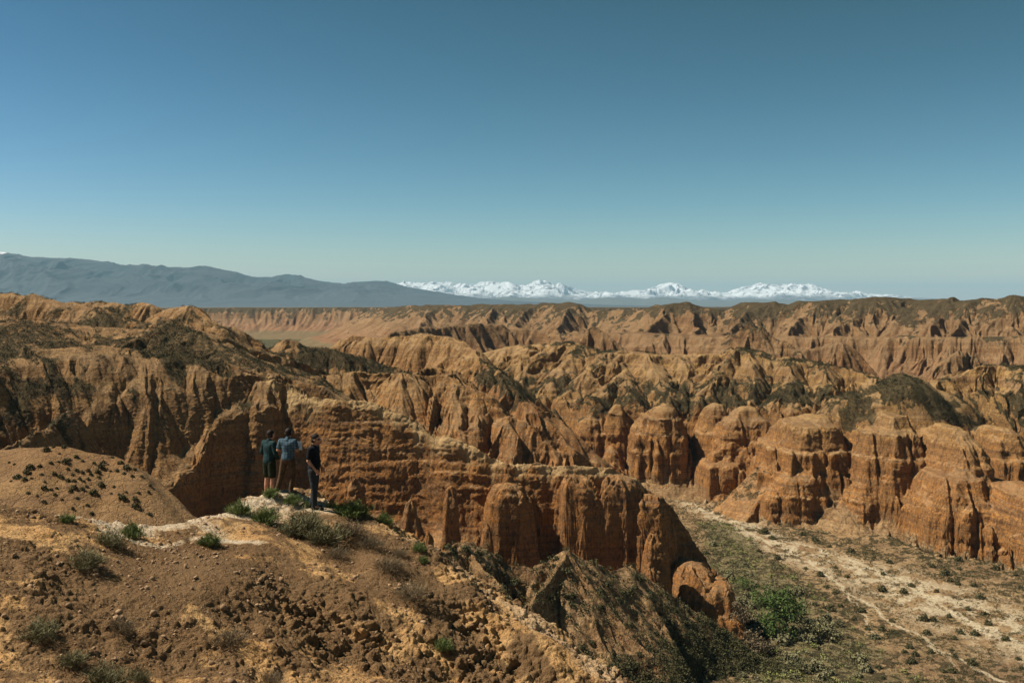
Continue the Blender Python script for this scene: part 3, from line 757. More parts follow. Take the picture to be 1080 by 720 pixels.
# ------------------------------------------------------------------ blue mountains and the snow range
def mountains(name, sil, Y0, depth, mat, seed, rows=140, cols=900, wl_=1500, rough=0.35, xpad=1.0):
    """range whose crest follows (px, py) at distance Y0; relief of ridges and ravines in front"""
    spx = np.array([s[0] for s in sil], float); spy = np.array([s[1] for s in sil], float)
    px = np.linspace(spx[0], spx[-1], cols)
    t = np.linspace(-1, 1, rows)
    PX, T = np.meshgrid(px, t)
    X = (PX - 540) / 1050 * Y0
    Yv = Y0 + T * depth
    hc = -(np.interp(PX, spx, spy) - HZ) / 1050 * Y0
    base = -14.0
    r = 0; a = 1.0; s = 1.0 / wl_
    wx = X + 0.25 * wl_ * fbm2(X, Yv, wl_, 3, 0.5, seed); wy = Yv + 0.25 * wl_ * fbm2(X, Yv, wl_, 3, 0.5, seed + 4)
    for k in range(6):
        v = 1 - np.abs(n2(wx * s + seed, wy * s * 0.55 + k * 3.7)) * 1.6
        r = r + a * v; a *= 0.5; s *= 2.1
    r = r / 1.9
    env = np.clip(1 - np.abs(T) ** 1.3, 0, 1)
    z = base + (hc - base) * np.clip(env * (1 + rough * 1.6 * (r - 0.75) * (1 - np.exp(-np.abs(T) * 7))), 0, 1.05) + (hc - base) * rough * 0.28 * (r - 0.7) * env
    P = np.stack([X, Yv, np.maximum(z, base - 30)], -1)
    me = make_mesh(name, P.reshape(-1, 3), grid_faces(rows, cols)); smooth(me)
    return tag(link(name, me, mat), kind="structure")

m, n, l, b = nt("blue_mountain_forest"); g = G(n, l)
P_ = g.pos(); xyz = g.sep(P_)
nz_ = g.noise(g.scale(P_, (.0012, .0012, .0012)), 1.0, 6, 0.65)
c = g.mix(g.ramp(nz_, 0.35, 0.65), (0.012, 0.026, 0.034), (0.034, 0.044, 0.048))
c = g.mix(g.ramp(g.math('ADD', xyz[2], g.math('MULTIPLY', nz_, 200.0)), 330, 200), c, (0.036, 0.048, 0.058))
sn = g.ramp(g.math('ADD', xyz[2], g.math('MULTIPLY', g.noise(g.scale(P_, (.004, .004, .002)), 1.0, 4, 0.7), 330.0)), 850, 890)
c = g.mix(sn, c, (0.85, 0.87, 0.9))
l.new(c, b.inputs["Base Color"]); b.inputs["Roughness"].default_value = 1
mountains("mountains", [(-300, 255), (-150, 258), (-60, 262), (0, 266.5), (18, 269), (40, 270.5), (60, 272), (80, 274), (100, 276.5), (130, 278.5), (160, 281), (190, 281.5), (205, 282), (214, 281), (230, 284), (250, 287), (262, 289),
          (285, 291), (300, 289.5), (320, 292), (345, 297.5), (365, 300), (372, 297.5), (395, 296.5), (405, 297), (425, 302.5), (450, 306), (480, 310), (510, 314), (540, 317), (580, 319), (640, 321.5), (700, 322.5)],
          13500, 3200, m, 5, 200, 1200, 1100, 0.42)
m, n, l, b = nt("foothill_blue"); g = G(n, l)
l.new(g.mix(g.noise(g.scale(g.pos(), (.002, .002, .002)), 1.0, 5), (0.06, 0.065, 0.055), (0.11, 0.10, 0.08)), b.inputs["Base Color"]); b.inputs["Roughness"].default_value = 1
mountains("foothills", [(380, 322), (430, 316), (470, 314), (505, 314.5), (540, 313), (580, 315), (612, 316.5), (640, 313.5), (680, 315), (700, 313), (730, 316), (760, 317), (800, 315), (850, 317), (900, 317), (960, 318), (1100, 320)],
          19000, 1500, m, 8, 60, 700, 1300, 0.3)
m, n, l, b = nt("snow_range"); g = G(n, l)
P_ = g.pos(); xyz = g.sep(P_)
k = g.math('ADD', xyz[2], g.math('MULTIPLY', g.noise(g.scale(P_, (.0016, .0016, .0010)), 1.0, 6, 0.75), 420.0))
c = g.mix(g.ramp(k, 330, 480), (0.07, 0.075, 0.08), (0.60, 0.64, 0.69))
rk = g.noise(g.scale(P_, (.005, .005, .0015)), 1.0, 5, 0.75)
c = g.mix(g.ramp(rk, 0.50, 0.60), c, (0.14, 0.15, 0.17))
l.new(c, b.inputs["Base Color"]); b.inputs["Roughness"].default_value = 0.8
mountains("snow_mountains", [(360, 306), (420, 300), (436, 298), (450, 299.5), (468, 296), (476, 296.5), (486, 301), (498, 300), (510, 297.5), (522, 299), (530, 298), (548, 301), (560, 299.5), (575, 296.5), (583, 297.5), (590, 300.5), (606, 303), (630, 307), (650, 309.5), (668, 305.5),
          (684, 303.5), (695, 300.5), (704, 299), (712, 300.5), (730, 306), (752, 308.5), (766, 309.5), (775, 305), (790, 302), (800, 299.5), (815, 302), (828, 299), (838, 298.5), (848, 302), (862, 304.5), (880, 307), (905, 309), (930, 312), (1000, 318), (1100, 319)],
          25000, 5000, m, 3, 240, 1500, 1200, 0.6)

# ------------------------------------------------------------------ foreground hill
FG = [ # px, py, Y  (upper side, seen)
 (-250,540,17),(-120,528,17.5),(0,533,18),(60,545,19.5),(120,551,21),(200,546,23),(245,532,24.6),(285,521,25.6),(330,530,24.8),(370,541,24.6),(400,549,24.4),(440,570,24),(480,592,23.5),(540,630,22.5),(580,660,21.5),(620,685,20.8),(650,705,20.2),(666,722,20),(684,780,19),(700,850,18),
 (0,720,12.2),(0,640,14),(0,600,15.2),(0,562,16.6),(-200,720,11.5),(-200,600,14.5),(75,720,12.8),(75,640,14.8),(80,590,17),(150,720,13.6),(150,640,15.8),(160,583,18.6),(200,573,20),(240,574,20.4),(280,578,20.6),(200,600,17.9),(250,605,18.1),
 (240,552,22.5),(290,545,23.8),(330,552,23.4),(225,720,14.3),(225,650,16.2),(300,720,15.2),(300,650,17.2),(310,605,19.6),(370,720,16.2),(370,650,18.4),(380,600,21),(450,720,17.4),(450,650,19.6),(450,600,22),(560,720,19.2),(560,672,20.6),(620,735,19.4),(350,570,22.6)]
ctl = [W(*p) for p in FG]
# back side falls away (measured from the crest points)
for p in FG[:18]:
    x, y, z = W(*p)
    for (dy, dz, dx) in ((1.6, 0.55, 0.15), (4.5, 3.2, 0.9), (11, 10, 2.4), (20, 19, 4)):
        ctl.append((x + dx, y + dy, z - dz))
# right flank falls away
for (x, y, z) in [(6.5, 16, -11), (10, 14, -15), (14, 20, -21), (18, 30, -30), (5, 9, -9), (12, 4, -12), (9, 0, -8)]: ctl.append((x, y, z))
# the spur under the camera
for (x, y, z) in [(0, -6, -1.6), (0, 0, -1.75), (-6, 0, -1.9), (4, 0, -2.4), (0, 4, -2.6), (-5, 5, -2.9), (-4, 9, -4.3), (1.5, 9, -5.2), (-12, 8, -4.5), (-14, 0, -3), (-10, -6, -2.5), (4, -6, -2.6), (2, 13, -5.9), (-22, 18, -5.5), (-24, 8, -6)]: ctl.append((x, y, z))
ctl = np.array(ctl)
def tps_fit(c, lam=1.0):
    d = np.hypot(c[:, None, 0] - c[None, :, 0], c[:, None, 1] - c[None, :, 1])
    K = d * d * np.log(d + 1e-9)
    n_ = len(c); A = np.zeros((n_ + 3, n_ + 3))
    A[:n_, :n_] = K + lam * np.eye(n_); A[:n_, n_] = 1; A[:n_, n_ + 1:] = c[:, :2]; A[n_:, :n_] = A[:n_, n_:].T
    return np.linalg.solve(A, np.concatenate([c[:, 2], [0, 0, 0]]))
TW = tps_fit(ctl)
def tps(X, Y):
    r = np.full(X.shape, TW[-3]) + TW[-2] * X + TW[-1] * Y
    for (cx, cy, _), w in zip(ctl, TW[:-3]):
        d2 = (X - cx) ** 2 + (Y - cy) ** 2 + 1e-9
        r = r + w * 0.5 * d2 * np.log(d2)
    return r
NR2, NC2 = 1150, 1500
u2 = np.linspace(-0.72, 0.55, NC2)
Y2 = np.concatenate([np.linspace(4.0, 11, 60, endpoint=False), np.linspace(11, 28, 900, endpoint=False), np.linspace(28, 46, NR2 - 960)])
Yf = np.repeat(Y2[:, None], NC2, 1); Xf = Y2[:, None] * u2[None, :]
Hf = par(tps, Xf, Yf)
Hs = Hf.copy()
def g2(Hh):
    hx = np.gradient(Hh, axis=1) / (u2[1] - u2[0]) / Yf
    hy = np.gradient(Hh, axis=0) / np.gradient(Y2)[:, None] - hx * u2[None, :]
    return hx.astype(f4), hy.astype(f4)
for k, (w_, cell, A, sd) in enumerate([(2.3, 3.4, 0.24, 5), (1.0, 1.6, 0.15, 6), (0.42, 0.7, 0.10, 7)]):
    gx, gy = g2(blur(blur(Hf.astype(f4), 25, 0), 25, 1) if k < 2 else blur(blur(Hf.astype(f4), 9, 0), 9, 1))
    def o2(X, Y, gx, gy, H0):
        s = np.sqrt(gx * gx + gy * gy) + 1e-5
        g_ = phasor(X, Y, -gy / s, gx / s, w_, cell, sd, 0.3)
        right = 0.35 + 0.65 * sstep(-6, -2.5, X)
        return H0 - A * w_ * np.minimum(s, 1.5) * sstep(0.2, 0.6, s) * (1 - g_) * right
    Hf = par(o2, Xf, Yf, gx, gy, Hf)
Pf = np.stack([Xf, Yf, Hf], -1).astype(f4)
Nf = normals(Pf)
def disp2(P, N):
    x, y, z = P[..., 0], P[..., 1], P[..., 2]
    steep = sstep(0.995, 0.86, N[..., 2])
    patch = sstep(-0.15, 0.3, fbm2(x, y, 2.2, 3, 0.55, 41))
    clod = (0.2 + 0.8 * steep) * (0.5 + 0.5 * patch)
    w = 0.3 * n3(x / 0.5, y / 0.5, z / 0.5)
    d = 0.2 * n3(x / 1.2, y / 1.2, z / 1.2)
    d += 0.21 * clod * (np.abs(n3(x / 0.36 + w, y / 0.36, z / 0.36)) - 0.25)
    d += 0.15 * clod * (np.abs(n3(x / 0.17, y / 0.17 + w, z / 0.17)) - 0.25)
    d += 0.06 * (0.15 + clod) * (np.abs(n3(x / 0.08, y / 0.08, z / 0.08)) - 0.25)
    return (P + N * d[..., None].astype(f4)).astype(f4), clod.astype(f4)
Pf2, CL = par(disp2, Pf, Nf)

m, n, l, b = nt("foreground_earth"); g = G(n, l)
P_ = g.pos()
cl = g.attr("clod")
a1 = g.noise(P_, 1.1, 5, 0.6); a2 = g.noise(P_, 6.0, 5, 0.7); a3 = g.noise(P_, 22.0, 3, 0.7)
c = g.mix(g.ramp(a1, 0.35, 0.65), (0.51, 0.315, 0.142), (0.43, 0.245, 0.10))
c = g.mix(g.attr("crest"), c, g.mix(g.ramp(a2, 0.35, 0.6), (0.60, 0.50, 0.37), (0.46, 0.36, 0.24)))
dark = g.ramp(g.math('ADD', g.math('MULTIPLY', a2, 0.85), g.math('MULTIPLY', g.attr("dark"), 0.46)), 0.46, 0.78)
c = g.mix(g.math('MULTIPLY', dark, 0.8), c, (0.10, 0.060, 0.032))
vd, vc = g.vor(P_, 16.0)
c = g.mix(g.math('MULTIPLY', g.ramp(vd, 0.22, 0.10), g.ramp(a3, 0.45, 0.6)), c, (0.50, 0.37, 0.24))
c = g.mix(g.ramp(a3, 0.5, 0.66, 0, 0.6), c, (0.10, 0.062, 0.036))
l.new(c, b.inputs["Base Color"]); b.inputs["Roughness"].default_value = 0.95; b.inputs["Specular IOR Level"].default_value = 0.1
bh = g.math('ADD', g.math('MULTIPLY', a2, 1.0), g.math('MULTIPLY', a3, 0.45))
l.new(g.bump(bh, 1.0, 0.10), b.inputs["Normal"])
me = make_mesh("foreground_hill", Pf2.reshape(-1, 3), grid_faces(NR2, NC2)); smooth(me)
fattr(me, "clod", CL.ravel())
# where the crest is pale and trodden, and where a dark crust of gravel covers the faces
def fpath(pts, x, y):
    best = np.full(x.shape, 1e9)
    Q = [W(*p) for p in pts]
    for (ax, ay, _), (bx, by, _) in zip(Q[:-1], Q[1:]):
        dx, dy = bx - ax, by - ay
        t = np.clip(((x - ax) * dx + (y - ay) * dy) / (dx * dx + dy * dy), 0, 1)
        best = np.minimum(best, np.hypot(x - ax - t * dx, y - ay - t * dy))
    return best
nz2 = fbm2(Xf, Yf, 1.3, 4, 0.6, 50)
cr = sstep(1.15, 0.35, fpath([(100, 560, 20.3), (150, 562, 20.5), (205, 556, 22), (250, 545, 23.4), (290, 532, 24.7), (330, 534, 24.6)], Xf, Yf) + 0.5 * nz2)
cr = np.maximum(cr, sstep(0.3, 0.1, fpath([(120, 574, 19), (160, 580, 19), (200, 573, 20.1), (240, 572, 20.6), (270, 575, 20.8)], Xf, Yf) + 0.18 * nz2))
cr = np.maximum(cr, 0.4 * sstep(0.6, 0.15, fpath([(440, 568, 24.1), (480, 590, 23.5), (540, 628, 22.5), (580, 658, 21.5), (620, 683, 20.8), (655, 706, 20.2)], Xf, Yf) + 0.35 * nz2))
fattr(me, "crest", cr.ravel())
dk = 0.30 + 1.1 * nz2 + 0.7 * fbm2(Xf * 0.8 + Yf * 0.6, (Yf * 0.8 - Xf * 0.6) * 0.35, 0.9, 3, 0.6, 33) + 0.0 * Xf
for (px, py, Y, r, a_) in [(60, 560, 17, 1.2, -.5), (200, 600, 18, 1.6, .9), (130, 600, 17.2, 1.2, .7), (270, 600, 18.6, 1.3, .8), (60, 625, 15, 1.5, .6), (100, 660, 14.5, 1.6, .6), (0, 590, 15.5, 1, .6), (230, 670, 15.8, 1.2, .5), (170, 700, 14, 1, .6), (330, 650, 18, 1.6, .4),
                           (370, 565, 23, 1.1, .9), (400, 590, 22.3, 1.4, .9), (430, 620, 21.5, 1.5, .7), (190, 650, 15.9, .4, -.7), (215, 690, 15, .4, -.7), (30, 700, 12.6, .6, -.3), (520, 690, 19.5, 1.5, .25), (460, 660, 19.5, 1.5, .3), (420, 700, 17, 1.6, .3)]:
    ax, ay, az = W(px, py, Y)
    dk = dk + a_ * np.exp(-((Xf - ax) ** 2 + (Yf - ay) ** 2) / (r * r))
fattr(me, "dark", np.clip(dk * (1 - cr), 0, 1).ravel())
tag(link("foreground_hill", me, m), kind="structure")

# ground sheet under and behind the camera, joins the hill, far below everything else
xs_ = np.linspace(-60, 40, 90); ys_ = np.linspace(-40, 24, 60)
gx_, gy_ = np.meshgrid(xs_, ys_)
gz_ = tps(gx_, np.maximum(gy_, -6)) - 0.03 - 0.45 * sstep(3.9, 5.5, gy_) - 0.35 * np.maximum(-6 - gy_, 0)
gz_ = np.maximum(gz_, -60)
mb = make_mesh("ground", np.stack([gx_, gy_, gz_], -1).reshape(-1, 3), grid_faces(60, 90)); smooth(mb)
fattr(mb, "dark", np.full(gx_.size, 0.4)); fattr(mb, "crest", np.zeros(gx_.size)); fattr(mb, "clod", np.ones(gx_.size))
tag(link("ground", mb, m), kind="structure")
M_fg = m

# ------------------------------------------------------------------ haze
hx0, hx1, hy0, hy1, hz0, hz1 = -32000, 32000, -300, 62000, -120, 1250
bx = bpy.data.meshes.new("haze")
vs = [(x, y, z) for x in (hx0, hx1) for y in (hy0, hy1) for z in (hz0, hz1)]
bx.from_pydata(vs, [], [(0, 1, 3, 2), (4, 6, 7, 5), (0, 4, 5, 1), (2, 3, 7, 6), (0, 2, 6, 4), (1, 5, 7, 3)])
hm = bpy.data.materials.new("haze_air"); hm.use_nodes = True
hm.node_tree.nodes.clear()
ho = hm.node_tree.nodes.new("ShaderNodeOutputMaterial"); hv = hm.node_tree.nodes.new("ShaderNodeVolumePrincipled")
hv.inputs["Color"].default_value = (0.43, 0.76, 1.0, 1); hv.inputs["Density"].default_value = 3.3e-5; hv.inputs["Anisotropy"].default_value = 0.0
hm.node_tree.links.new(hv.outputs[0], ho.inputs["Volume"])
tag(link("haze", bx, hm), kind="stuff")
# ------------------------------------------------------------------ loose stones on the near hill
def surf_fg(x, y):
    """height of the near hill mesh at plan points (bilinear in the mesh's own grid)"""
    x = np.asarray(x, float); y = np.asarray(y, float)
    r = np.interp(y, Y2, np.arange(NR2)); c = (x / y - u2[0]) / (u2[1] - u2[0])
    r0 = np.clip(r.astype(int), 0, NR2 - 2); c0 = np.clip(c.astype(int), 0, NC2 - 2)
    fr = r - r0; fc = c - c0; Z = Pf2[..., 2]
    return (Z[r0, c0] * (1 - fr) * (1 - fc) + Z[r0 + 1, c0] * fr * (1 - fc) + Z[r0, c0 + 1] * (1 - fr) * fc + Z[r0 + 1, c0 + 1] * fr * fc)

phi = (1 + 5 ** 0.5) / 2
ICO = np.array([(-1, phi, 0), (1, phi, 0), (-1, -phi, 0), (1, -phi, 0), (0, -1, phi), (0, 1, phi), (0, -1, -phi), (0, 1, -phi), (phi, 0, -1), (phi, 0, 1), (-phi, 0, -1), (-phi, 0, 1)]) / 1.9
ICF = np.array([(0, 11, 5), (0, 5, 1), (0, 1, 7), (0, 7, 10), (0, 10, 11), (1, 5, 9), (5, 11, 4), (11, 10, 2), (10, 7, 6), (7, 1, 8), (3, 9, 4), (3, 4, 2), (3, 2, 6), (3, 6, 8), (3, 8, 9), (4, 9, 5), (2, 4, 11), (6, 2, 10), (8, 6, 7), (9, 8, 1)])
def stones(name, x, y, z, r, mat, seed=1):
    rg = np.random.default_rng(seed)
    n_ = len(x)
    V = ICO[None] * (1 + 0.28 * rg.normal(size=(n_, 12, 1)))
    V = V * rg.uniform(0.55, 1.25, (n_, 1, 3)) * np.array([1, 1, 0.75])
    a = rg.uniform(0, 6.28, n_); ca, sa = np.cos(a)[:, None], np.sin(a)[:, None]
    V = np.stack([V[..., 0] * ca - V[..., 1] * sa, V[..., 0] * sa + V[..., 1] * ca, V[..., 2]], -1) * r[:, None, None]
    V += np.stack([x, y, z + r * 0.15], -1)[:, None]
    Fc = ICF[None] + (np.arange(n_) * 12)[:, None, None]
    me = make_mesh(name, V.reshape(-1, 3), Fc.reshape(-1, 3))
    fattr(me, "tone", np.repeat(rg.uniform(0, 1, n_), 12))
    return tag(link(name, me, mat), kind="stuff")
m, n, l, b = nt("loose_stone"); g = G(n, l)
c = g.mix(g.attr("tone"), (0.18, 0.105, 0.055), (0.40, 0.265, 0.145))
c = g.mix(g.ramp(g.noise(g.pos(), 30, 3), 0.4, 0.65, 0, 0.5), c, (0.16, 0.10, 0.06))
l.new(c, b.inputs["Base Color"]); b.inputs["Roughness"].default_value = 0.9
rg = np.random.default_rng(11)
N_ = 30000
yy = 11 + 17 * rg.random(N_) ** 0.8; ux = rg.uniform(-0.60, 0.24, N_); xx = ux * yy
dens = 0.5 + 0.9 * fbm2(xx, yy, 1.6, 3, 0.6, 61)
keep = rg.random(N_) < np.clip(dens, 0.05, 1)
xx, yy = xx[keep], yy[keep]
rr = 0.006 + 0.011 * rg.random(len(xx)) + 0.05 * rg.random(len(xx)) ** 14
stones("gravel", xx, yy, surf_fg(xx, yy), rr, m)

# ------------------------------------------------------------------ plants
def hit_grid(P, ux_, px, py):
    """first point of a terrain grid met by the view ray of a picture spot"""
    c = int(np.clip(np.round(np.interp((px - 540) / 1050, ux_, np.arange(len(ux_)))), 0, len(ux_) - 1))
    col = P[:, c]; sy_ = HZ - col[:, 2] / col[:, 1] * 1050
    k = np.nonzero(sy_ <= py)[0]
    if not len(k): return None
    return col[k[0]], (k[0], c)
def hit_t(px, py): return hit_grid(Pd, uu, px, py)
def hit_f(px, py): return hit_grid(Pf2, u2, px, py)

def leaf_mat(name, c1, c2):
    m, n, l, b = nt(name); g = G(n, l)
    c = g.mix(g.attr("tone"), c1, c2)
    oi = n.new("ShaderNodeObjectInfo")
    c = g.mix(g.math('MULTIPLY', oi.outputs["Random"], 0.35), c, tuple(0.55 * q for q in c1))
    l.new(c, b.inputs["Base Color"]); b.inputs["Roughness"].default_value = 0.85
    b.inputs["Specular IOR Level"].default_value = 0.15
    return m
L_green = leaf_mat("fresh_leaves", (0.085, 0.12, 0.035), (0.24, 0.29, 0.11))
L_grey = leaf_mat("sage_leaves", (0.10, 0.10, 0.05), (0.27, 0.245, 0.135))
L_dry = leaf_mat("dry_twigs", (0.10, 0.075, 0.045), (0.26, 0.20, 0.12))
L_scrub = leaf_mat("scrub_leaves", (0.045, 0.045, 0.020), (0.12, 0.11, 0.05))
L_tree = leaf_mat("tree_leaves", (0.05, 0.085, 0.022), (0.13, 0.19, 0.055))
m, n, l, b = nt("twig_bark"); b.inputs["Base Color"].default_value = (0.13, 0.09, 0.055, 1); b.inputs["Roughness"].default_value = 0.9
M_twig = m

def blades(rg, n_, spread, height, lw, ll, clumps, up=0.6, dome=True):
    """leaf blades set round many stem tips; returns V (n,4,3)"""
    th = rg.uniform(0, 2 * np.pi, clumps); rr = np.sqrt(rg.random(clumps)) * spread
    hh = height * (0.35 + 0.65 * rg.random(clumps)) * np.sqrt(np.clip(1.05 - (rr / spread) ** 2, 0.1, 1))
    tips = np.stack([rr * np.cos(th), rr * np.sin(th), hh], -1)
    k = rg.integers(0, clumps, n_)
    t = rg.random(n_) ** 0.6
    base = tips[k] * np.stack([0.35 + 0.65 * t, 0.35 + 0.65 * t, t], -1)
    base += rg.normal(size=(n_, 3)) * spread * 0.10
    base[:, 2] = np.maximum(base[:, 2], 0.0)
    d = rg.normal(size=(n_, 3)); d[:, 2] = np.abs(d[:, 2]) * up + up; d += tips[k] / (np.linalg.norm(tips[k], axis=1)[:, None] + 1e-6) * 0.9
    d /= np.linalg.norm(d, axis=1)[:, None]
    s = np.cross(d, rg.normal(size=(n_, 3))); s /= np.linalg.norm(s, axis=1)[:, None]
    L = ll * (0.5 + rg.random(n_))[:, None]; w = lw * (0.6 + 0.8 * rg.random(n_))[:, None]
    return np.stack([base - s * w * 0.4, base + s * w * 0.4, base + d * L + s * w * 0.25, base + d * L - s * w * 0.25], 1), tips
def blade_mesh(name, V, rg):
    n_ = len(V)
    me = make_mesh(name, V.reshape(-1, 3), np.arange(n_ * 4).reshape(n_, 4))
    fattr(me, "tone", np.repeat(np.clip(rg.random(n_) * 0.8 + 0.2 * (V[:, 2, 2] / (V[:, 2, 2].max() + 1e-6)), 0, 1), 4))
    return me
def stems_mesh(name, tips, r, rg):
    Vs, Fs = [], []
    for t in tips:
        a = np.zeros(3); bb = t * 0.97
        mid = (a + bb) / 2 + rg.normal(size=3) * np.linalg.norm(t) * 0.06
        pts = [a + np.array([t[0], t[1], 0]) * 0.12, mid, bb]
        k0 = len(Vs)
        for q, p in enumerate(pts):
            rr = r * (1 - 0.35 * q)
            for j in range(4):
                an = j * np.pi / 2
                Vs.append(p + rr * np.array([math.cos(an), math.sin(an), 0.0]))
        for q in range(2):
            for j in range(4):
                Fs.append((k0 + q * 4 + j, k0 + q * 4 + (j + 1) % 4, k0 + q * 4 + 4 + (j + 1) % 4, k0 + q * 4 + 4 + j))
    return make_mesh(name, np.array(Vs), np.array(Fs))

rg = np.random.default_rng(21)
PROTO = {}
for kind, mat, n_, hgt, lw, ll, cl in (("green", L_green, 1500, 0.75, 0.022, 0.17, 46), ("grey", L_grey, 1500, 0.8, 0.016, 0.15, 54), ("dry", L_dry, 900, 0.7, 0.010, 0.22, 60)):
    for v in range(3):
        V, tips = blades(rg, n_, 0.5, hgt, lw, ll, cl)
        PROTO[kind, v] = (blade_mesh("shrub_foliage", V, rg), stems_mesh("shrub_stems", tips, 0.008, rg), mat)

def near_shrub(px, py, wpx, kind, label, hs=1.0):
    h_ = hit_f(px, py)
    if h_ is None: return
    p, _ = h_
    s = wpx * p[1] / 1050
    o = bpy.data.objects.new("shrub", None); scene.collection.objects.link(o)
    o.location = (p[0], p[1], p[2] - 0.03); o.rotation_euler = (0, 0, random.uniform(0, 6.28)); o.scale = (s, s, s * hs)
    tag(o, label, "shrub")
    fo, st, mat = PROTO[kind, random.randrange(3)]
    link("foliage", fo, mat, o); link("stems", st, M_twig, o)

SH = [
 (252, 541, 24, "green", "bright green tuft on the pale crest, left of the three people"),
 (221, 574, 22, "green", "small green tuft alone on the pale trodden ground left of the crest tufts"),
 (281, 551, 30, "green", "green shrub on the pale path just below the man in shorts"),
 (287, 523, 18, "green", "low green cushion plant hiding the feet of the man in shorts"),
 (310, 531, 20, "green", "dark green cushion plant at the feet of the man in the checked shirt"),
 (324, 534, 12, "green", "tiny green tuft between the checked-shirt man and the man in dark clothes"),
 (350, 536, 14, "green", "small green tuft just right of the dark-clothed man's shoes"),
 (372, 543, 38, "green", "wide bright green shrub on the crest, right of the people"),
 (360, 540, 18, "green", "green tuft against the left side of the wide crest shrub"),
 (404, 552, 20, "green", "green tuft on the skyline where the crest starts to drop to the right"),
 (322, 557, 44, "grey", "broad grey-green shrub on the slope right below the people"),
 (345, 571, 48, "grey", "largest grey-green shrub on the slope under the crest tufts"),
 (306, 562, 34, "grey", "grey-green shrub at the left end of the scrub patch below the people"),
 (371, 563, 36, "dry", "brown twiggy shrub right of the largest grey shrub below the crest"),
 (388, 577, 34, "dry", "dry twiggy shrub in the dark patch of the right slope"),
 (409, 600, 36, "dry", "dry brown shrub halfway down the dark gully of the right slope"),
 (433, 631, 40, "dry", "wide dry grey shrub low in the dark gully of the right slope"),
 (441, 580, 16, "green", "small green tuft near the skyline of the right slope"),
 (447, 592, 12, "green", "tiny green tuft just below the skyline tuft of the right slope"),
 (422, 586, 18, "dry", "pale dry tuft between the gully and the skyline of the right slope"),
 (467, 684, 22, "green", "single green tuft low on the right slope near the picture's bottom"),
 (552, 634, 16, "green", "green tuft on the skyline halfway down the right slope"),
 (117, 575, 38, "grey", "dark grey-green shrub at the left edge of the pale crest ground"),
 (141, 566, 26, "green", "green shrub touching the right side of the dark crest-edge shrub"),
 (88, 597, 40, "grey", "dark bushy shrub on the slope below the pale crest ground, left"),
 (70, 550, 18, "green", "small green tuft on the skyline at far left"),
 (41, 672, 46, "grey", "big grey-green shrub at the lower left, farthest left of all"),
 (76, 700, 34, "grey", "grey-green shrub between the two big shrubs at lower left"),
 (114, 722, 52, "grey", "big pale grey-green shrub at the bottom edge, lower left"),
 (146, 718, 26, "grey", "small grey-green shrub at the bottom edge beside the big pale shrub"),
 (128, 665, 36, "dry", "dark brown twiggy shrub in the shaded crust of the lower left"),
 (241, 678, 40, "dry", "sparse pale dry shrub on the dark face below the crest line"),
 (284, 722, 36, "dry", "dry yellowish shrub at the bottom edge, below the sparse dry shrub"),
 (356, 588, 26, "dry", "low dry tuft under the largest grey-green shrub"),
]
for (px, py, w_, k_, lb) in SH:
    near_shrub(px, py, w_, k_, lb, 0.62 if w_ > 30 else 0.8)

# small bushes farther off: one mesh each, copies share a few meshes
def bush_V(rg, n_, flat=0.7):
    d = rg.normal(size=(n_, 3)); d[:, 2] = np.abs(d[:, 2]); d /= np.linalg.norm(d, axis=1)[:, None]
    lob = 1 + 0.25 * np.sin(d[:, 0] * 5 + rg.uniform(0, 6)) * np.cos(d[:, 1] * 6 + rg.uniform(0, 6))
    c = d * (0.30 + 0.22 * rg.random((n_, 1))) * lob[:, None]; c[:, 2] *= flat * 1.7
    a = rg.normal(size=(n_, 3)); a /= np.linalg.norm(a, axis=1)[:, None]
    b_ = np.cross(a, d + 0.5 * rg.normal(size=(n_, 3))); b_ /= np.linalg.norm(b_, axis=1)[:, None] + 1e-6
    s = 0.075 * (0.6 + 0.9 * rg.random((n_, 1)))
    return np.stack([c - a * s, c + b_ * s, c + a * s, c - b_ * s], 1)
BM = [blade_mesh("bush", bush_V(rg, 220), rg) for _ in range(4)]
for q in BM: q.materials.append(L_scrub)
BG = [blade_mesh("bush", bush_V(rg, 260, 0.8), rg) for _ in range(3)]
for q in BG: q.materials.append(L_grey)
n_ind = [0]
def where(v, cuts, words): return words[int(np.searchsorted(cuts, v))]
def szw(spx): return "tiny" if spx < 5.5 else "small" if spx < 7.5 else "middling" if spx < 10.5 else "large"
def far_bush(p, size, label, group, meshes, name="bush", cat="bush"):
    o = bpy.data.objects.new(name, meshes[random.randrange(len(meshes))]); scene.collection.objects.link(o)
    o.location = (float(p[0]), float(p[1]), float(p[2]) - size * 0.05); o.rotation_euler = (0, 0, random.uniform(0, 6.28))
    o.scale = (size, size, size * random.uniform(0.75, 1.1)); n_ind[0] += 1
    return tag(o, label, cat, group)

# left mound
pts = []
tries = 0
while len(pts) < 78 and tries < 5000:
    tries += 1
    px = random.gauss(85, 46); py = random.gauss(500, 20)
    if not (4 < px < 185 and 470 < py < 545): continue
    h_ = hit_t(px, py)
    if h_ is None or In[h_[1]] != 6: continue
    if any(abs(px - a) + abs(py - b_) < 6 for a, b_ in pts): continue
    pts.append((px, py))
    s = random.choice([3, 4, 4, 5, 6, 8]) * 1.1 * h_[0][1] / 1050
    far_bush(h_[0], s, f"{szw(s * 1050 / h_[0][1])} dark tuft {where(py, [485, 505], ['near the crest', 'halfway down', 'low on the side'])} of the left mound, its {where(px, [60, 105], ['left', 'middle', 'right'])} part", "tufts on the left mound", BM, "shrub", "shrub")
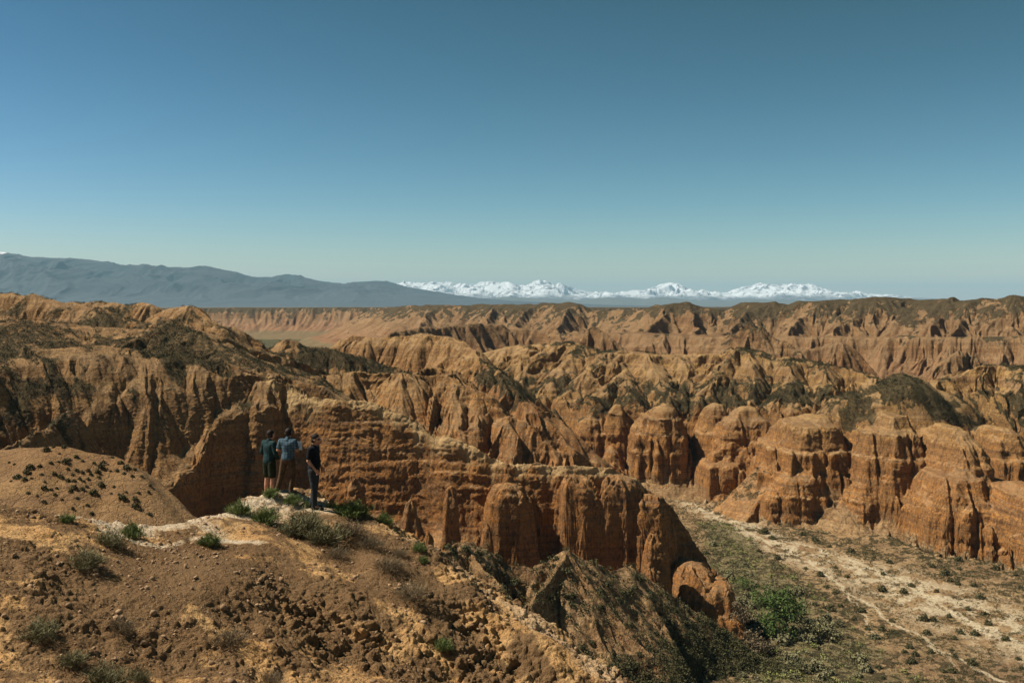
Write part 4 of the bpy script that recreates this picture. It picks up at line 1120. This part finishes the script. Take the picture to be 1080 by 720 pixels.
# mounds below the near wall
pts = []; tries = 0
while len(pts) < 95 and tries < 8000:
    tries += 1
    px = random.uniform(470, 800); py = random.uniform(575, 715)
    h_ = hit_t(px, py)
    if h_ is None or In[h_[1]] != 1: continue
    if any(abs(px - a) + abs(py - b_) < 7 for a, b_ in pts): continue
    pts.append((px, py))
    s = random.choice([5, 6, 7, 8, 10, 11]) * h_[0][1] / 1050
    far_bush(h_[0], s, f"{szw(s * 1050 / h_[0][1])} dark bush on the {where(py, [610, 645, 680], ['top', 'upper slope', 'lower slope', 'foot'])} of the mound under the wall, {where(px, [560, 620, 680, 740], ['far left', 'left', 'middle', 'right', 'far right'])}", "bushes on the mound under the wall", BM)
# valley floor: single bushes
pts = []; tries = 0
while len(pts) < 100 and tries < 8000:
    tries += 1
    px = random.uniform(740, 1078); py = random.uniform(560, 718)
    h_ = hit_t(px, py)
    if h_ is None or In[h_[1]] != 0 or PALE[h_[1]] > 0.4: continue
    if any(abs(px - a) + abs(py - b_) < 9 for a, b_ in pts): continue
    if py < 590 and px > 900: continue
    pts.append((px, py))
    g_ = GRN[h_[1]] > 0.4
    s = (random.choice([10, 12, 15, 18]) if g_ else random.choice([6, 7, 8, 9, 11])) * h_[0][1] / 1050
    far_bush(h_[0], s, (f"{szw(s * 1050 / h_[0][1])} grey-green bush in the leafy strip, {where(py, [610, 650, 690], ['far end', 'upper half', 'lower half', 'near end'])}, {where(px, [800, 850], ['wall side', 'middle', 'wash side'])}" if g_ else
             f"{szw(s * 1050 / h_[0][1])} low bush on dry valley ground, {where(py, [610, 650, 690], ['by the cliff foot', 'beyond the track', 'around the track', 'at the near edge'])}, {where(px, [880, 960, 1030], ['left', 'middle', 'right', 'far right'])}"), "bushes of the green strip" if g_ else "bushes of the dry valley floor", BG if g_ else BM)

# countless smaller scrub: one object per ground
def scrub_stuff(name, spots, sizes, mat, nblade, seed):
    rg_ = np.random.default_rng(seed)
    protos = [bush_V(rg_, nblade) for _ in range(6)]
    Vs = np.empty((len(spots), nblade, 4, 3), f4)
    for i, (p, s) in enumerate(zip(spots, sizes)):
        a = rg_.uniform(0, 6.28); ca, sa = math.cos(a), math.sin(a)
        v = protos[i % 6] * s
        Vs[i, ..., 0] = v[..., 0] * ca - v[..., 1] * sa + p[0]; Vs[i, ..., 1] = v[..., 0] * sa + v[..., 1] * ca + p[1]; Vs[i, ..., 2] = v[..., 2] + p[2] - 0.03 * s
    me = blade_mesh(name, Vs.reshape(-1, 4, 3), rg_)
    return tag(link(name, me, mat), kind="stuff")
sxp = 540 + 1050 * Pd[..., 0] / Pd[..., 1]; syp = HZ - 1050 * Pd[..., 2] / Pd[..., 1]
visb = np.minimum.accumulate(syp, axis=0) >= syp - 1.0
rgs = np.random.default_rng(5)
def pick(mask, n_, wgt=None):
    # even over the ground, not over mesh points
    idx = np.argwhere(mask)
    area = np.gradient(Yn, axis=0)[mask] * Yn[mask] * float(du)
    area = np.maximum(area, 0) * (1 if wgt is None else wgt[mask])
    k = rgs.choice(len(idx), size=n_, p=area / area.sum())
    return Pd[idx[k, 0], idx[k, 1]] + rgs.normal(size=(n_, 3)) * [0.25, 0.25, 0]
inv = visb & (sxp > -40) & (sxp < 1130) & (syp < 790)
w_ = (0.12 + np.clip(fbm2(Xn, Yn, 9, 3, 0.6, 71) + 0.25, 0, 1)) * (1 - 0.72 * PALE)
P_dry = pick(inv & (In == 0) & (Yn < 430), 17000, w_)
scrub_stuff("scrub", P_dry, rgs.uniform(0.35, 1.1, 17000) * (0.7 + 0.6 * rgs.random(17000) ** 3), L_scrub, 22, 1)
P_g = pick(inv & (In == 0) & (GRN > 0.3), 3200, GRN)
L_reed = leaf_mat("reed_leaves", (0.12, 0.14, 0.04), (0.32, 0.32, 0.12))
scrub_stuff("undergrowth", P_g[:1700], rgs.uniform(0.6, 2.0, 1700), L_grey, 40, 2)
scrub_stuff("undergrowth", P_g[1700:], rgs.uniform(0.6, 2.2, 1500), L_reed, 40, 6)
P_m = pick(inv & (In == 1), 8000, 0.16 + 0.35 * np.clip(Vn, 0, 1) + 1.8 * sstep(-60, -67, Hn))
scrub_stuff("undergrowth", P_m, rgs.uniform(0.45, 1.6, 8000), L_scrub, 30, 3)
P_s = pick(inv & (In == 8), 700)
scrub_stuff("scrub", P_s, rgs.uniform(0.3, 0.7, 700), L_scrub, 20, 4)
# scrub that covers hill tops and shoulders
cov = inv & np.isin(In, (2, 3, 4, 9, 10)) & (Nn[..., 2] > 0.5) & (Vn > 0.3) & (Yn < 480)
P_h = pick(cov, 16000, np.clip(Vn, 0, 1) ** 2)
scrub_stuff("scrub", P_h, rgs.uniform(0.5, 1.5, 16000), L_scrub, 14, 5)

# green trees in the valley
def tree(px, py, wpx, hpx, label, mat, dense=1500):
    h_ = hit_t(px, py)
    p = h_[0]; s = p[1] / 1050
    W_, Hh = wpx * s, hpx * s
    rg_ = np.random.default_rng(int(px))
    o = bpy.data.objects.new("tree", None); scene.collection.objects.link(o); o.location = (float(p[0]), float(p[1]), float(p[2]) - 0.1)
    tag(o, label, "tree")
    # crown: leaf clumps round branch ends
    nb = 34
    th = rg_.uniform(0, 6.28, nb); rr = np.sqrt(rg_.random(nb)) * W_ * 0.46
    hh = Hh * (0.08 + 0.75 * rg_.random(nb)) * np.sqrt(np.clip(1.1 - (rr / (W_ * 0.5)) ** 2, 0.1, 1))
    tips = np.stack([rr * np.cos(th), rr * np.sin(th), hh], -1)
    k = rg_.integers(0, nb, dense)
    c = tips[k] + rg_.normal(size=(dense, 3)) * np.array([W_, W_, Hh]) * 0.075
    c[:, 2] = np.maximum(c[:, 2], 0.15)
    a = rg_.normal(size=(dense, 3)); a /= np.linalg.norm(a, axis=1)[:, None]
    b_ = np.cross(a, rg_.normal(size=(dense, 3))); b_ /= np.linalg.norm(b_, axis=1)[:, None]
    q = W_ * 0.028 * (0.6 + rg_.random((dense, 1)))
    V = np.stack([c - a * q, c + b_ * q * 0.6, c + a * q, c - b_ * q * 0.6], 1)
    link("crown", blade_mesh("tree_crown", V, rg_), mat, o)
    link("trunk", stems_mesh("tree_trunk", tips[:14], W_ * 0.018, rg_), M_twig, o)
tree(827, 668, 46, 50, "bushy bright green tree in the middle of the valley", L_tree, 2600)
tree(806, 640, 26, 26, "smaller bright green tree just behind and left of the bushy one", L_tree)
tree(786, 622, 20, 18, "small green tree at the foot of the rock spur", L_tree, 900)
tree(862, 672, 44, 22, "low spreading grey-green tree right of the bushy green one", L_grey, 1800)
tree(797, 690, 34, 30, "brownish bare-looking tree below the bushy green one", L_dry, 1600)
tree(780, 655, 26, 22, "grey-brown thicket tree between the rock block and the bushy tree", L_dry, 1200)
tree(846, 706, 24, 20, "low olive tree near the bottom edge beside the dark hollow", L_grey, 900)
# ------------------------------------------------------------------ people
def lathe_capsule(p0, p1, r0, r1, sx=1.0, sy=1.0, seg=14):
    """tapered capsule; sx, sy squash the section across and along the body's front"""
    p0 = np.array(p0, float); p1 = np.array(p1, float)
    d = p1 - p0; L = np.linalg.norm(d); d = d / (L + 1e-9)
    ref = np.array([0, 1.0, 0]) if abs(d[1]) < 0.9 else np.array([0, 0, 1.0])
    a = np.cross(ref, d); a /= np.linalg.norm(a); b_ = np.cross(d, a)
    prof_ = [(-r0 * math.sin(t), r0 * math.cos(t)) for t in np.linspace(math.pi / 2, 0, 5)] + [(L + r1 * math.sin(t), r1 * math.cos(t)) for t in np.linspace(0, math.pi / 2, 5)]
    V, Fc = [], []
    for (h, r) in prof_:
        for j in range(seg):
            an = 2 * math.pi * j / seg
            V.append(p0 + d * h + a * (max(r, 1e-4) * sx * math.cos(an)) + b_ * (max(r, 1e-4) * sy * math.sin(an)))
    for i in range(len(prof_) - 1):
        for j in range(seg):
            Fc.append((i * seg + j, i * seg + (j + 1) % seg, (i + 1) * seg + (j + 1) % seg, (i + 1) * seg + j))
    Fc.append(tuple(range(seg))[::-1]); Fc.append(tuple((len(prof_) - 1) * seg + j for j in range(seg)))
    return V, Fc

def fuse(name, caps, voxel, mat, parent=None, smooth_it=3):
    V, Fc = [], []
    for c in caps:
        v, f = lathe_capsule(*c); k = len(V); V += v; Fc += [tuple(i + k for i in q) for q in f]
    me = bpy.data.meshes.new(name); me.from_pydata([tuple(v) for v in V], [], Fc)
    o = bpy.data.objects.new(name, me); scene.collection.objects.link(o)
    mo = o.modifiers.new("r", 'REMESH'); mo.mode = 'VOXEL'; mo.voxel_size = voxel; mo.use_smooth_shade = True
    ms = o.modifiers.new("s", 'SMOOTH'); ms.factor = 0.5; ms.iterations = smooth_it
    bpy.context.view_layer.update()
    ev = o.evaluated_get(bpy.context.evaluated_depsgraph_get())
    me2 = bpy.data.meshes.new_from_object(ev)
    o.modifiers.clear(); o.data = me2; me2.name = name
    me2.materials.clear(); me2.materials.append(mat)
    if parent: o.parent = parent
    return o

def cloth(name, col, rough=0.9, plaid=None):
    m, n, l, b = nt(name); g = G(n, l)
    tc = n.new("ShaderNodeTexCoord").outputs["Object"]
    c = g.mix(g.ramp(g.noise(tc, 9, 3), 0.35, 0.65), tuple(0.75 * q for q in col), tuple(min(1, 1.2 * q) for q in col))
    if plaid:
        x = g.sep(tc)
        for ax_ in (0, 2, 1):
            st = g.math('ABSOLUTE', g.math('SUBTRACT', g.math('FRACT', g.math('MULTIPLY', x[ax_], 13.0)), 0.5))
            c = g.mix(g.ramp(st, 0.20, 0.12, 0, 0.55 if ax_ != 1 else 0.25), c, plaid)
    l.new(c, b.inputs["Base Color"]); b.inputs["Roughness"].default_value = rough; b.inputs["Specular IOR Level"].default_value = 0.2
    l.new(g.bump(g.noise(tc, 14, 3), 0.5, 0.02), b.inputs["Normal"])
    return m
SKIN = cloth("skin", (0.42, 0.22, 0.14), 0.6)
HAIR = cloth("hair_dark", (0.018, 0.012, 0.009), 0.7)
m, n, l, b = nt("dark_lens"); b.inputs["Base Color"].default_value = (0.01, 0.01, 0.012, 1); b.inputs["Roughness"].default_value = 0.15
LENS = m
SHOE = cloth("shoe_leather", (0.02, 0.018, 0.016), 0.6)
WHITE = cloth("paper_white", (0.75, 0.75, 0.72), 0.8)

def person(px, Y, heading, H_, label, J, top, top_m, bottom, bottom_m, shoe_m, hair_back=True, glasses=False, head_turn=0.0, collar=None):
    """J: joint positions for a 1.80 m body (x to the body's right, y forward, z up)"""
    x = (px - 540) / 1050 * Y
    z = float(surf_fg(x, Y))
    root = bpy.data.objects.new("person", None); scene.collection.objects.link(root)
    root.location = (x, Y, z - 0.01); root.rotation_euler = (0, 0, heading); root.scale = (H_ / 1.8 * 1.07, H_ / 1.8 * 1.07, H_ / 1.8)
    tag(root, label, "person")
    A = {k: np.array(v, float) for k, v in J.items()}
    hd = A['head']; ct, st_ = math.cos(head_turn), math.sin(head_turn)
    def hp(x_, y_, z_): return hd + np.array([x_ * ct - y_ * st_, x_ * st_ + y_ * ct, z_])
    caps = [
        (A['neck'], hd + [0, 0.005, -0.03], 0.058, 0.056),
        (hd + [0, 0, 0.035], hp(0, 0.012, 0.03), 0.095, 0.09, 0.86, 1.0),               # skull
        (hp(0, 0.045, -0.045), hp(0, 0.06, -0.075), 0.058, 0.040),                       # jaw, chin
        (hp(0, 0.092, 0.012), hp(0, 0.115, -0.018), 0.011, 0.016),                       # nose
        (hp(0, 0.093, -0.048), hp(0, 0.096, -0.050), 0.018, 0.018, 1.3, 0.6),            # mouth
        (hp(0.083, -0.005, 0.0), hp(0.086, -0.010, -0.02), 0.018, 0.014, 0.6, 1.0), (hp(-0.083, -0.005, 0.0), hp(-0.086, -0.010, -0.02), 0.018, 0.014, 0.6, 1.0),
        (A['chest'] + [0, 0, 0.08], A['neck'], 0.075, 0.058), (A['shr'], A['shl'], 0.062, 0.062),
        (A['chest'], A['waist'], 0.135, 0.125, 1.15, 0.78), (A['waist'], A['pelvis'], 0.125, 0.135, 1.15, 0.85),
        (A['chest'] + [0.05, 0, 0.02], A['shr'], 0.10, 0.066), (A['chest'] + [-0.05, 0, 0.02], A['shl'], 0.10, 0.066)]
    for s in ('r', 'l'):
        caps += [(A['sh' + s], A['el' + s], 0.056, 0.042), (A['el' + s], A['wr' + s], 0.042, 0.028),
                 (A['hip' + s], A['kn' + s], 0.088, 0.058), (A['kn' + s], (A['kn' + s] * 0.6 + A['an' + s] * 0.4), 0.055, 0.056), (A['kn' + s] * 0.6 + A['an' + s] * 0.4, A['an' + s], 0.055, 0.036),
                 (A['an' + s], A['to' + s], 0.040, 0.028), (A['an' + s], A['an' + s] + [0, -0.035, -0.045], 0.036, 0.028)]
        # hand: palm, four bent fingers of different lengths, thumb from the side
        w = A['wr' + s]; e = A['el' + s]
        d = (w - e) / np.linalg.norm(w - e)
        if 'hd' + s in A: d = A['hd' + s] / np.linalg.norm(A['hd' + s])
        side = np.cross(d, [0, 0, 1.0]) if abs(d[2]) < 0.8 else np.array([0, 1.0, 0]); side = side - d * side.dot(d); side /= np.linalg.norm(side)
        curl = np.cross(d, side) * (1 if s == 'r' else -1)
        pc = w + d * 0.09
        caps.append((w + d * 0.02, pc, 0.030, 0.036, 0.55, 1.1))
        for q, (off, ln) in enumerate(((0.030, 0.072), (0.010, 0.082), (-0.010, 0.076), (-0.029, 0.060))):
            a0 = pc + side * off * 0.9 - d * 0.01; a1 = pc + side * off * 1.15 + d * ln * 0.5 + curl * 0.004; a2 = a1 + d * ln * 0.4 + curl * 0.028
            caps += [(a0, a1, 0.0105, 0.0095), (a1, a2, 0.0095, 0.008)]
        t0 = w + d * 0.035 + side * 0.022; t1 = t0 + side * 0.032 + d * 0.03; t2 = t1 + d * 0.034 + curl * 0.008
        caps += [(t0, t1, 0.013, 0.011), (t1, t2, 0.011, 0.009)]
    fuse("body", caps, 0.0075, SKIN, root, 2)
    # hair
    hair = [(hd + [0, -0.012, 0.062], hp(0, -0.02, 0.055), 0.095, 0.096, 0.90, 1.0), (hp(0, -0.05, 0.0), hp(0, -0.055, -0.03), 0.068, 0.055, 1.1, 0.9)]
    if hair_back: hair += [(hp(0.045, -0.04, -0.01), hp(-0.045, -0.04, -0.01), 0.055, 0.055)]
    fuse("hair", hair, 0.008, HAIR, root, 1)
    fuse("shirt", [(A[c[0]] + np.array(c[2]), A[c[1]] + np.array(c[3]), c[4], c[5], c[6], c[7]) if isinstance(c[0], str) else c for c in top(A)], 0.010, top_m, root, 2)
    fuse("shorts" if bottom == 'shorts' else "trousers", trousers(A, bottom), 0.010, bottom_m, root, 2)
    for s in ('r', 'l'):
        an, to = A['an' + s], A['to' + s]
        sh = fuse("shoe", [(an + [0, -0.035, -0.045], to + [0, 0.03, -0.012], 0.045, 0.036, 1.0, 1.0), (an + [0, 0, -0.01], an + [0, 0.03, -0.03], 0.050, 0.046)], 0.009, shoe_m, root, 2)
    if glasses:
        fuse("sunglasses", [(hp(0.02, 0.096, 0.018), hp(0.058, 0.082, 0.016), 0.019, 0.019, 1, 0.8), (hp(-0.02, 0.096, 0.018), hp(-0.058, 0.082, 0.016), 0.019, 0.019, 1, 0.8),
                            (hp(0.06, 0.08, 0.022), hp(0.086, 0.0, 0.018), 0.007, 0.006), (hp(-0.06, 0.08, 0.022), hp(-0.086, 0.0, 0.018), 0.007, 0.006), (hp(0.02, 0.10, 0.022), hp(-0.02, 0.10, 0.022), 0.007, 0.007)], 0.006, LENS, root, 1)
    return root

def short_sleeve(A, waist_drop=-0.02, bulk=1.0):
    o = [(A['chest'], A['waist'], 0.155 * bulk, 0.150 * bulk, 1.15, 0.80), (A['waist'], A['pelvis'] + [0, 0, -waist_drop], 0.150 * bulk, 0.158 * bulk, 1.12, 0.86),
         (A['shr'], A['shl'], 0.074, 0.074), (A['chest'] + [0.05, 0, 0.03], A['shr'], 0.115, 0.078), (A['chest'] + [-0.05, 0, 0.03], A['shl'], 0.115, 0.078),
         (A['neck'] + [0, 0, -0.05], A['neck'] + [0, 0, -0.005], 0.085, 0.070)]
    for s in ('r', 'l'):
        o.append((A['sh' + s], A['sh' + s] * 0.32 + A['el' + s] * 0.68, 0.076, 0.066))
    return o
def long_sleeve(A, waist_drop=-0.01):
    o = short_sleeve(A, waist_drop, 1.05)
    for s in ('r', 'l'):
        o += [(A['sh' + s], A['el' + s], 0.078, 0.060), (A['el' + s], A['el' + s] * 0.1 + A['wr' + s] * 0.9, 0.060, 0.046)]
    return o
def trousers(A, kind):
    o = [(A['pelvis'] + [0, 0, 0.06], A['pelvis'] + [0, 0, -0.03], 0.142, 0.148, 1.12, 0.86)]
    for s in ('r', 'l'):
        hp_, kn, an = A['hip' + s], A['kn' + s], A['an' + s]
        if kind == 'shorts':
            o += [(hp_, kn + (hp_ - kn) * 0.20, 0.112, 0.098)]
        else:
            o += [(hp_, kn, 0.104, 0.076), (kn, an + [0, 0, 0.05], 0.076, 0.062), (an + [0, 0, 0.05], an + [0, -0.005, 0.0], 0.062, 0.062)]
    return o

BASE = dict(head=(0, 0.02, 1.675), neck=(0, -0.005, 1.54), chest=(0, 0, 1.34), waist=(0, 0.01, 1.12), pelvis=(0, 0, 0.98),
            shr=(0.185, -0.01, 1.455), shl=(-0.185, -0.01, 1.455), hipr=(0.095, 0, 0.93), hipl=(-0.095, 0, 0.93),
            knr=(0.11, 0.015, 0.50), knl=(-0.11, 0.015, 0.50), anr=(0.12, -0.02, 0.09), anl=(-0.12, -0.02, 0.09), tor=(0.14, 0.14, 0.045), tol=(-0.14, 0.14, 0.045))
navy = cloth("navy_cotton", (0.007, 0.008, 0.013)); char_ = cloth("charcoal_cotton", (0.030, 0.036, 0.040)); teal = cloth("dark_teal_cotton", (0.011, 0.034, 0.038))
olive = cloth("dark_olive_cotton", (0.016, 0.022, 0.010)); brown = cloth("brown_cotton", (0.085, 0.052, 0.030)); check = cloth("checked_cotton", (0.085, 0.15, 0.195), 0.9, (0.025, 0.045, 0.07))
# right: seen from his left-rear side, faces right, hand in pocket
J3 = dict(BASE); J3.update(elr=(0.235, -0.04, 1.19), wrr=(0.20, 0.10, 1.00), hdr=(-0.2, 0.5, -0.8), ell=(-0.235, -0.06, 1.19), wrl=(-0.19, 0.10, 1.00), hdl=(0.1, 0.4, -0.85),
                           anr=(0.10, 0.05, 0.09), tor=(0.11, 0.22, 0.045), knr=(0.10, 0.05, 0.50), anl=(-0.10, -0.08, 0.09), tol=(-0.13, 0.09, 0.045), knl=(-0.10, -0.01, 0.50), head=(0, 0.045, 1.675), waist=(0, 0.03, 1.12), chest=(0, 0.0, 1.34))
person(331.0, 24.45, math.radians(-100), 1.82, "man in black polo shirt, charcoal trousers and sunglasses, facing right", J3, short_sleeve, navy, 'long', char_, SHOE, glasses=True)
# middle: seen from behind, holds something white at his chest
J2 = dict(BASE); J2.update(elr=(0.27, -0.02, 1.21), wrr=(0.21, 0.20, 1.27), hdr=(-0.5, 0.7, 0.2), ell=(-0.27, -0.02, 1.20), wrl=(-0.14, 0.19, 1.20), hdl=(0.5, 0.6, 0.1),
                           anl=(-0.27, -0.04, 0.09), tol=(-0.31, 0.11, 0.045), knl=(-0.19, 0.02, 0.50), anr=(0.09, 0.0, 0.09), tor=(0.13, 0.15, 0.045), knr=(0.13, 0.03, 0.50), head=(0.0, 0.05, 1.665))
p2 = person(303.6, 24.95, math.radians(-12), 1.62, "man in blue checked shirt and brown trousers seen from behind, holding white paper", J2, short_sleeve, check, 'long', brown, SHOE)
bpy.context.view_layer.update()
# the sheet he holds
hpt = p2.matrix_world @ Vector((0.20, 0.27, 1.30))
me = bpy.data.meshes.new("paper")
t_ = 0.004; w2, h2 = 0.075, 0.115
vs = [(sx * w2, sy * t_ + 0.01 * (sz > 0), sz * h2) for sx in (-1, 1) for sy in (-1, 1) for sz in (-1, 1)]
me.from_pydata(vs, [], [(0, 1, 3, 2), (4, 6, 7, 5), (0, 4, 5, 1), (2, 3, 7, 6), (0, 2, 6, 4), (1, 5, 7, 3)])
o = link("paper", me, WHITE); o.location = hpt; o.rotation_euler = (math.radians(-20), math.radians(8), math.radians(40))
tag(o, "white folded sheet of paper in the hand of the man in the checked shirt", "paper")
# left: seen from behind and slightly from his right
J1 = dict(BASE); J1.update(elr=(0.25, 0.0, 1.19), wrr=(0.19, 0.13, 1.02), hdr=(-0.2, 0.6, -0.6), ell=(-0.25, -0.03, 1.19), wrl=(-0.18, 0.11, 1.02), hdl=(0.3, 0.6, -0.6), head=(0.0, 0.05, 1.665))
person(284.0, 25.2, math.radians(-38), 1.66, "man in dark teal long-sleeved top and dark green shorts seen from behind", J1, long_sleeve, teal, 'shorts', olive, SHOE)
